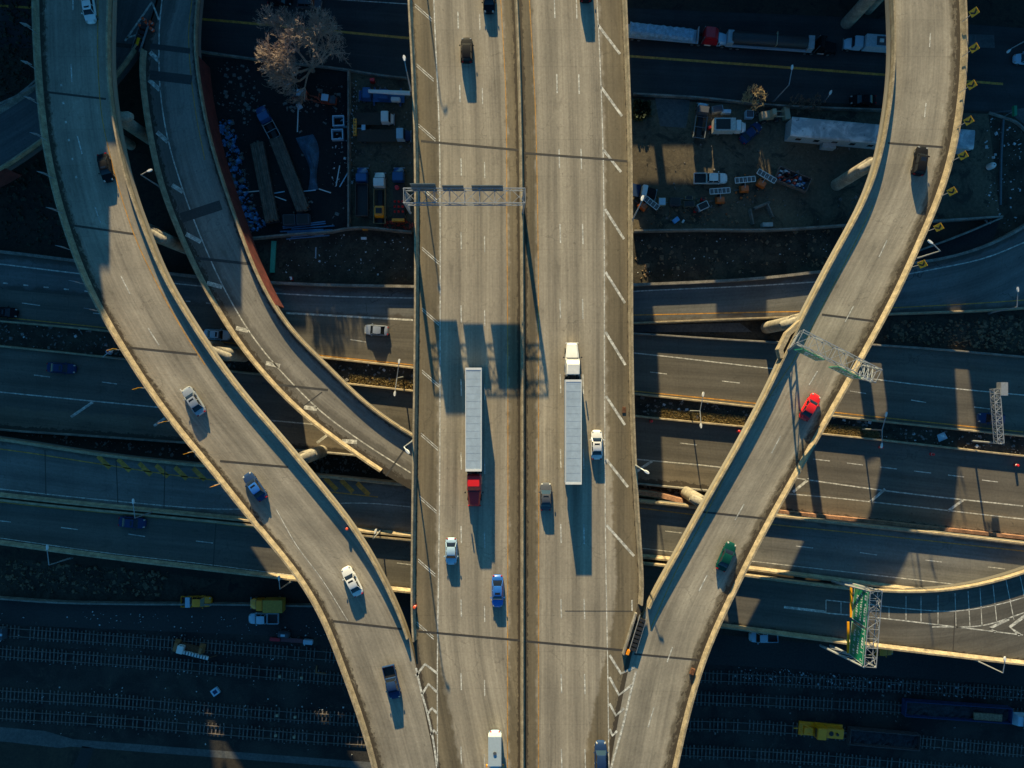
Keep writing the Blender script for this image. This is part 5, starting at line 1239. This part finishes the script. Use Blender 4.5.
tag(MB().box(-.45,.45,-3.0,3.0,.01,.35).build('green_beam', mat('teal_steel',(.05,.38,.26),.5)), 'teal green beam lying on the slope right of the red wall', 'beam'); bpy.context.scene.collection.objects[-1].location = P(273.5,257,0); bpy.context.scene.collection.objects[-1].rotation_euler = (0,0,R(-3))
box_thing('white_bag', 'white sack on the slope below the small truck yard', 'sack', 364, 238.5, 0, 1.1, .5, .3, WHITE)
box_thing('red_white_marker', 'little red and white marker on the kerb below the slope', 'marker', 292.5, 279, 10, .5, .7, .9, RED, lid=WHITE)
box_thing('grey_post', 'short grey post lying on the slope', 'post', 316, 253, 88, 2.2, .25, .2, M_STEEL)

# ------------------------------------------------------------ the right yard
car(711, 178, 0, 0, WHITE, 'pickup', 'white pickup truck at the edge of the sunny patch in the right yard', 'pickup truck', L=6.4)
t = rigid(644, 190.5, 0, -12, 'dark blue truck with a white cab half under the edge of the main viaduct', WHITE, 4.9, 'flat', NAVY, cabl=1.3, hoodl=1.6, hm=BLACK)
t = rigid(730, 126, 0, 0, 'white box truck with dark roof hatch in the right yard', WHITE, 6.4, 'box', mat('box_white',(.55,.55,.52),.5), 'box_truck', cabl=1.3, hoodl=.9)
MB().box(-2.9,-.2,-.95,.95,3.1,3.16).build('roof_hatch', M_BLACK, t)
car(751.5, 132, 0, 43, NAVY, 'sedan', 'dark blue car parked diagonally right of the white box truck', L=4.9)
rigid(702, 119, 0, 82, 'grey skip lorry standing on end left of the white box truck', GREY, 6.6, 'frame', mat('worn_grey',(.22,.26,.28),.7), 'skip_lorry', cabl=1.6, hoodl=.7, hm=LBLUE)
box_thing('steel_tank', 'small grey tank between the skip lorry and the yard wall', 'tank', 716, 111, 10, 2.2, 1.3, 1.3, M_STEEL, lid=GREY)
box_thing('pallet_stack', 'pale stack just above the white box truck', 'stack', 725, 113, 0, 1.9, .8, 1.0, LBLUE)
box_thing('tool_trailer', 'small pale trailer under the straw coloured shrub', 'trailer', 748, 116, 0, 1.6, 1.5, 1.2, LBLUE, lid=GREY)
box_thing('red_drum', 'red drum in front of the skip lorry', 'drum', 709, 128.5, 20, .8, .6, .9, RED)
t = thing('wheel_loader', 'tan wheel loader behind the yard wall left of the long white building', 'loader', P(770,117,0), R(8))
MB().frus(-2.4,.4,-.8,.8,.6,-2.2,.2,-.7,.7,1.9).build('body', TAN, t, bevel=.12); MB().frus(-.6,.5,-.7,.7,1.9,-.5,.3,-.6,.6,2.9).build('cab', TAN, t, bevel=.08)
MB().frus(2.2,3.2,-1.2,1.2,.1,2.5,3.5,-1.2,1.2,1.1).build('bucket', TAN, t, bevel=.05)
for y in (-.5,.5): MB().bar((.4,y,1.5),(2.5,y,.7),.13).build('lift_arm', TAN, t)
for x in (-1.6,.9):
    for y in (-.95,.95): wheel(t,x,y,.6,.4)
def solar(px, py, hd, bx, by, label):
    t = thing('light_board_trailer', label, 'trailer', P(px, py, 0), R(hd), 'orange light board trailers in the right yard')
    MB().frus(-.9,.9,-.7,.7,.4,-.7,.7,-.5,.5,1.3).build('cabinet', ORANGE, t, bevel=.08)
    MB().bar((0,0,1.2),(bx,by,1.9),.08).build('mast', M_STEEL, t)
    b = MB().box(bx-1.9,bx+1.9,by-.55,by-.45,1.7,1.8).box(bx-1.9,bx+1.9,by+.45,by+.55,1.7,1.8)
    for k in range(6): b.box(bx-1.9+k*.76-.04,bx-1.9+k*.76+.06,by-.45,by+.45,1.7,1.8)
    b = b.build('board_frame', WHITE, t); MB().box(bx-1.8,bx+1.8,by-.44,by+.44,1.72,1.76).build('panel', mat('panel_grey',(.12,.12,.12),.3), b)
    MB().box(-1.9,-.9,-.06,.06,.4,.5).build('drawbar', M_STEELD, t); MB().box(-.1,.1,-1.1,1.1,.3,.4).build('axle', M_STEELD, t)
    for y in (-.95,.95): wheel(t,0,y,.35,.2)
solar(743, 190, 5, 0, 1.5, 'orange light board trailer directly right of the white pickup')
solar(760, 185, -30, 0, 1.4, 'orange light board trailer turned askew beside the trash container')
solar(719, 201, 4, -.2, 1.5, 'orange light board trailer just below the white pickup')
solar(642, 207, -38, .6, 1.2, 'orange light board trailer against the main viaduct')
t = thing('trash_container', 'open dark container full of red and white rubbish in the right yard', 'container', P(790.5, 181, 0), R(-22))
q = MB().box(-3.2,3.2,-1.35,1.35,.2,.35).box(-3.2,3.2,-1.35,-1.25,.35,1.6).box(-3.2,3.2,1.25,1.35,.35,1.6).box(-3.2,-3.1,-1.25,1.25,.35,1.6).box(3.1,3.2,-1.25,1.25,.35,1.6)
q.build('container_body', mat('container_rust',(.20,.15,.13),.7,var=.4), t)
rr = random.Random(9)
for mname, mm, n_ in (('rubbish_red', M_REDS, 16), ('rubbish_white', M_LIT, 16), ('rubbish_blue', M_BLU, 12), ('rubbish_dark', M_BLACK, 16)):
    q = MB()
    for i in range(n_):
        x, y = rr.uniform(-2.8,2.8), rr.uniform(-1,1); s = rr.uniform(.12,.42); q.frus(x-s,x+s,y-s*.7,y+s*.7,.4,x-s*.6,x+s*.8,y-s*.4,y+s*.5,rr.uniform(1.0,1.7))
    tag(q.build(mname, mm, t), kind='stuff')
for i, (x, y, a, L_, W_, H_, m_, nm, lb) in enumerate([(661,203,0,1.5,1.6,1.2,TAN,'generator','tan generator with pale lid, first in the row of small machines'),
    (674,203,0,2.0,1.5,1.3,GREY,'compressor','grey compressor, second in the row of small machines'),(688,205,2,2.2,1.2,1.0,mat('olive_machine',(.14,.13,.09),.7),'light_tower','olive machine, third in the row of small machines'),
    (688,199,0,1.5,.8,1.0,TAN,'water_tank','tan tank behind the olive machine'),(702,207,25,2.2,1.4,1.1,WHITE,'road_roller','white and red machine at the right end of the row of small machines'),(695,211,60,.8,.6,.9,RED,'fuel_can','red fuel can by the white and red machine'),
    (702,200,0,.7,.6,1.0,RED,'fire_box','red box behind the white and red machine')]):
    t = box_thing(nm, lb, nm.replace('_',' '), x, y, a, L_, W_, H_, m_, lid=LBLUE if i in (0,) else M_BLACK)
    if L_ > 1.4:
        MB().box(-L_/2-.7,-L_/2,-.05,.05,.3,.4).build('drawbar', M_STEELD, t)
        for yy in (-W_/2-.06, W_/2+.06): wheel(t, 0, yy, .28, .15)
box_thing('blue_crate', 'bright blue crate lying below the row of small machines', 'crate', 675.5, 220.5, 38, 1.4, .9, .5, paint('sky_blue',(.15,.42,.8)))
box_thing('white_bag', 'small white sack right of the bright blue crate', 'sack', 683, 221.5, 60, .7, .4, .3, WHITE)
box_thing('grey_cabinet', 'pale grey cabinet standing against the long pale wall', 'cabinet', 765.5, 226, 2, 2.1, .9, 1.4, mat('cabinet_grey',(.32,.38,.38),.5))
for i,(x,y,a,l) in enumerate([(751,217,-78,3.0),(761,206,22,3.2),(769,210,-68,3.0)]):
    o = MB().frus(-l/2,l/2,-.32,.32,0,-l/2,l/2,-.1,.1,.8).build('jersey_barrier', M_CONC_D); o.location = P(x,y,0); o.rotation_euler = (0,0,R(a))
    tag(o, 'loose concrete barrier %s of the open square of three' % ['on the left side','along the top','on the right side'][i], 'barrier', 'three loose barriers in the right yard')
def longhouse(px0, py0, px1, py1, label, nwin):
    a, b = P(px0, py0, 0), P(px1, py1, 0); L = (b-a).length * (CAM_H-3.6)/CAM_H; d = b-a
    t = thing('storage_building', label, 'building', (a+b)/2 * (CAM_H-3.6)/CAM_H, math.atan2(d.y, d.x)); wm = mat('white_metal_siding',(.42,.45,.46),.6,var=.2); h = L/2
    MB().box(-h,h,-1.7,1.7,0,3.4).build('wall', wm, t)
    MB().frus(-h-.1,h+.1,-1.8,1.8,3.4,-h-.1,h+.1,-1.5,1.5,3.6).build('roof', ROOFW, t)
    for k in range(nwin): MB().box(-h+1.5+k*3.4,-h+2.5+k*3.4,-1.74,-1.65,1.3,2.3).build('window', M_GLASS, t)
    if nwin > 3:
        q = MB().box(-2.5,0,-2.7,-1.75,0,1.5).build('lean_to', wm, t)
m_, nt_, b_ = new_mat('stained_white_roof'); tc_ = N(nt_, 'ShaderNodeTexCoord').outputs['Object']
s1 = noise_n(nt_, tc_, .25, 6, .65, .6); s2 = noise_n(nt_, tc_, 1.3, 3, .5)
c_ = mixc(nt_, mapr(nt_, s1, .42, .60), (.30,.36,.40,1), (.66,.70,.72,1)); c_ = mixc(nt_, mapr(nt_, s2, .64, .70, 0, .6), c_, (.06,.08,.10,1)); nt_.links.new(c_, b_.inputs['Base Color']); b_.inputs['Roughness'].default_value = .6; ROOFW = m_
longhouse(792, 126, 892, 135, 'long white metal roofed storage building left of and under the right ramp', 8)
longhouse(945, 137, 974, 139.5, 'short white roofed storage building end showing right of the right ramp', 2)
t = thing('round_tank', 'small white round tank on the verge right of the right ramp', 'tank', P(989,167,0)); MB().lathe([(.62,0),(.62,1.1),(.45,1.5),(.1,1.65)], n=16).build('tank_shell', WHITE, t, smooth=40); MB().lathe([(.12,1.6),(.12,1.75)], n=8).build('valve', M_STEELD, t)
t = thing('street_sign', 'green street sign on a post at the far right corner', 'sign', P(1003,117,0)); MB().bar((0,0,0),(0,0,3.2),.06).build('post', M_STEEL, t); MB().frus(-.25,.25,-.9,.9,3.0,-.15,.35,-.9,.9,3.5).build('sign_panel', M_SIGN, t)
fence([(988,113),(1003,118),(1012,121),(1030,136)], .5, 'low rail beside the side street at the far right')
fence([(1003,119),(1001,150),(1000,205)], .3, 'dark low kerb dividing the verge at the far right', M_STEELD)

# ------------------------------------------------------------ crash cushions, drums, cones on the ramps
t = thing('crash_cushion', 'dark crash cushion with yellow nose plate at the gore of the inner left ramp', 'crash cushion', P(141,41,ZI), R(72))
for k in range(5): MB().box(-1.9+k*.95,-1.2+k*.95,-.62,.62,.15,.85).build('cushion_bay', M_BLACK, t, bevel=.04)
for y in (-.75,.68): MB().box(-2.1,2.9,y,y+.07,.3,.8).build('side_rail', M_STEEL, t)
MB().box(-1.2,.2,-.25,.25,.86,.9).build('nose_plate', M_CHEV, t)
def drum(px, py, z, label, m=None, group='orange traffic drums'):
    t = thing('traffic_drum', label, 'traffic drum', P(px,py,z), 0, group)
    MB().lathe([(.33,0),(.33,.08),(.27,.1),(.24,.95),(.18,1.0)], n=12).build('drum_body', m or ORANGE, t, smooth=40); MB().lathe([(.262,.45),(.252,.65)], n=12).build('white_band', WHITE, t)
for i,(x,y) in enumerate([(145,20.5),(148,24.5),(152.5,24),(142,27.5),(153,30.5)]): drum(x,y,ZI+.02,'orange drum before the crash cushion, ' + ['topmost of the five','middle of the five','upper right of the five','leftmost of the five','lower right of the five'][i], paint('drum_red',(.85,.10,.03)))
drum(348,528,ZT,'red drum against the inner parapet low on the left ramp',paint('drum_red',(.85,.10,.03)),None)
drum(415,606,ZT,'red drum against the left parapet of the main viaduct near the gore',paint('drum_red',(.85,.10,.03)),None)
for i,(x,y) in enumerate([(651,421),(738,431),(880,447),(931,454),(1015,465)]): drum(x,y,1,'small red drum beside the lower median barrier, %s from the left' % ['first','second','third','fourth','fifth'][i], RED, 'red drums along the lower median barrier')
t = thing('crash_cushion', 'long dark crash cushion with shiny bars at the gore of the right ramp', 'crash cushion', P(637,634,ZT), R(73))
for k in range(8): MB().box(-2.7+k*.72,-2.2+k*.72,-.5,.5,.1,.8).build('cushion_bay', M_BLACK, t, bevel=.03)
for y in (-.62,.56): MB().box(-2.9,3.3,y,y+.06,.3,.75).build('side_rail', M_STEEL, t)
o = MB().frus(-3.4,3.8,-.22,.22,0,-3.4,3.8,-.12,.12,.8).build('jersey_barrier', M_CONC_D); o.location = P(629,634,ZT); o.rotation_euler=(0,0,R(73)); tag(o,'concrete barrier alongside the long dark crash cushion at the right gore','barrier')
box_thing('yellow_nose', 'small yellow nose piece at the lower end of the right gore cushion', 'nose piece', 627.5, 651, 70, 1.0, .6, .8, YELLOW, z=ZT)
box_thing('drain_box', 'dark square drain box on the right parapet of the main viaduct', 'drain', 624, 410, 90, 1.0, .6, .15, M_RUST, z=ZT)
box_thing('drain_box', 'dark box against the outer parapet low on the right ramp', 'drain', 692, 671, 70, 1.1, .7, .5, M_RUST, z=ZT)

# ------------------------------------------------------------ railway
def track(pts, label, n=150, sleeper=True):
    t = thing('railway_track', label, 'railway track'); c = curve(pts, 0.02, 400); nn = normals(c)
    for s in (-.74,.74):
        mb = MB(); mb.loft([[p+q*(s+o)+Vector((0,0,h)) for o,h in ((-.04,.15),(-.04,.32),(.04,.32),(.04,.15))] for p,q in zip(c,nn)]); mb.build('rail', mat('worn_rail',(.24,.21,.19),.4,.5), t)
    L = sum((b-a).length for a,b in zip(c,c[1:])); k = int(L/.75); cc = resample(c,k); n2 = normals(cc); mb = MB(); rr = random.Random(int(pts[0][1]))
    for p,q in zip(cc,n2):
        if rr.random() < .08: continue
        d = Vector((q.y,-q.x,0)); w = q*(1.3+rr.uniform(-.15,.1)); e = d*rr.uniform(.09,.14) + q*rr.uniform(-.05,.05)
        mb.add([p-w-e,p+w-e,p+w+e,p-w+e]+[v+Vector((0,0,.16)) for v in (p-w-e,p+w-e,p+w+e,p-w+e)],[(4,5,6,7),(0,1,5,4),(1,2,6,5),(2,3,7,6),(3,0,4,7)])
    mb.build('sleepers', mat('old_sleepers',(.165,.15,.14),.9,var=.5,scale=1.5), t, kind='stuff')
    return t
track([(-60,627),(0,631),(165,643),(256,650),(335,656),(512,668),(768,679),(1080,697)],'abandoned littered track nearest the service road')
track([(-60,647),(0,652),(165,664),(256,672),(360,680),(512,690),(768,701),(920,709),(1080,718)],'second track down, passing below the track machine')
track([(-60,690),(0,694),(128,702),(256,713),(370,720),(512,724),(740,726),(822,731.5),(885,738),(1080,756)],'third track down, carrying the yellow locomotive')
track([(-60,710),(0,714),(128,722),(256,733),(370,741),(512,746),(768,755),(1080,782)],'fourth track down, nearest the retaining strip')
for i,(x,y) in enumerate([(280,676),(302,677.5),(277.5,715),(295.5,716.5),(276,735),(294.5,736.5)]): 
    box_thing('track_box', 'small tan box between the rails, %s of six' % ['top left','top right','middle left','middle right','bottom left','bottom right'][i], 'box', x, y, 3, .55, .5, .4, TAN, group='tan boxes between the rails')
t = thing('rusty_frame', 'rusty orange L shaped frame lying by the rails', 'scrap', P(321,673,0), R(-5)); MB().box(-1,1,-.15,.15,0,.3).build('foot', mat('rusty_orange',(.35,.15,.06),.8), t); MB().box(-1,-.8,.15,1.4,0,.3).build('upright', mat('rusty_orange',(.35,.15,.06),.8), t)
t = thing('white_crate', 'tilted white crate between the second and third track', 'crate', P(216,691,0), R(35)); MB().box(-.75,.75,-.65,.65,0,.5).build('crate_body', LBLUE, t, bevel=.04); MB().box(-.4,.4,-.35,.35,.5,.54).build('crate_lid', NAVY, t)
t = thing('signal_cabinet', 'grey signal cabinet at the far left beside the abandoned track', 'cabinet', P(3.5,632,0), 0); MB().box(-.8,.8,-1.1,1.1,0,1.6).build('cabinet_body', GREY, t, bevel=.05); MB().box(-.85,.85,-.2,.2,1.6,1.8).build('cabinet_cap', LBLUE, t)
t = thing('broken_umbrella', 'pale flattened tent lying in the median right of the double lamp', 'tent', P(942,437,.95), R(20)); MB().add([(-.9,-.7,.05),(.9,-.6,.05),(.7,.8,.05),(-.8,.7,.05),(0,0,.7)],[(0,1,4),(1,2,4),(2,3,4),(3,0,4)]).build('tent_cloth', LBLUE, t); MB().bar((-.9,-.7,.05),(.9,.9,.1),.04).build('tent_pole', M_STEEL, t)
t = thing('bundle', 'blue grey bundle with a red top in the median left of the outer left ramp', 'bundle', P(110,352,.95), R(-30))
MB().frus(-.6,.6,-.45,.45,0,-.45,.4,-.35,.35,.7).build('bundle_body', LBLUE, t, bevel=.1); MB().box(-.2,.3,-.2,.2,.7,.85).build('bundle_top', RED, t)
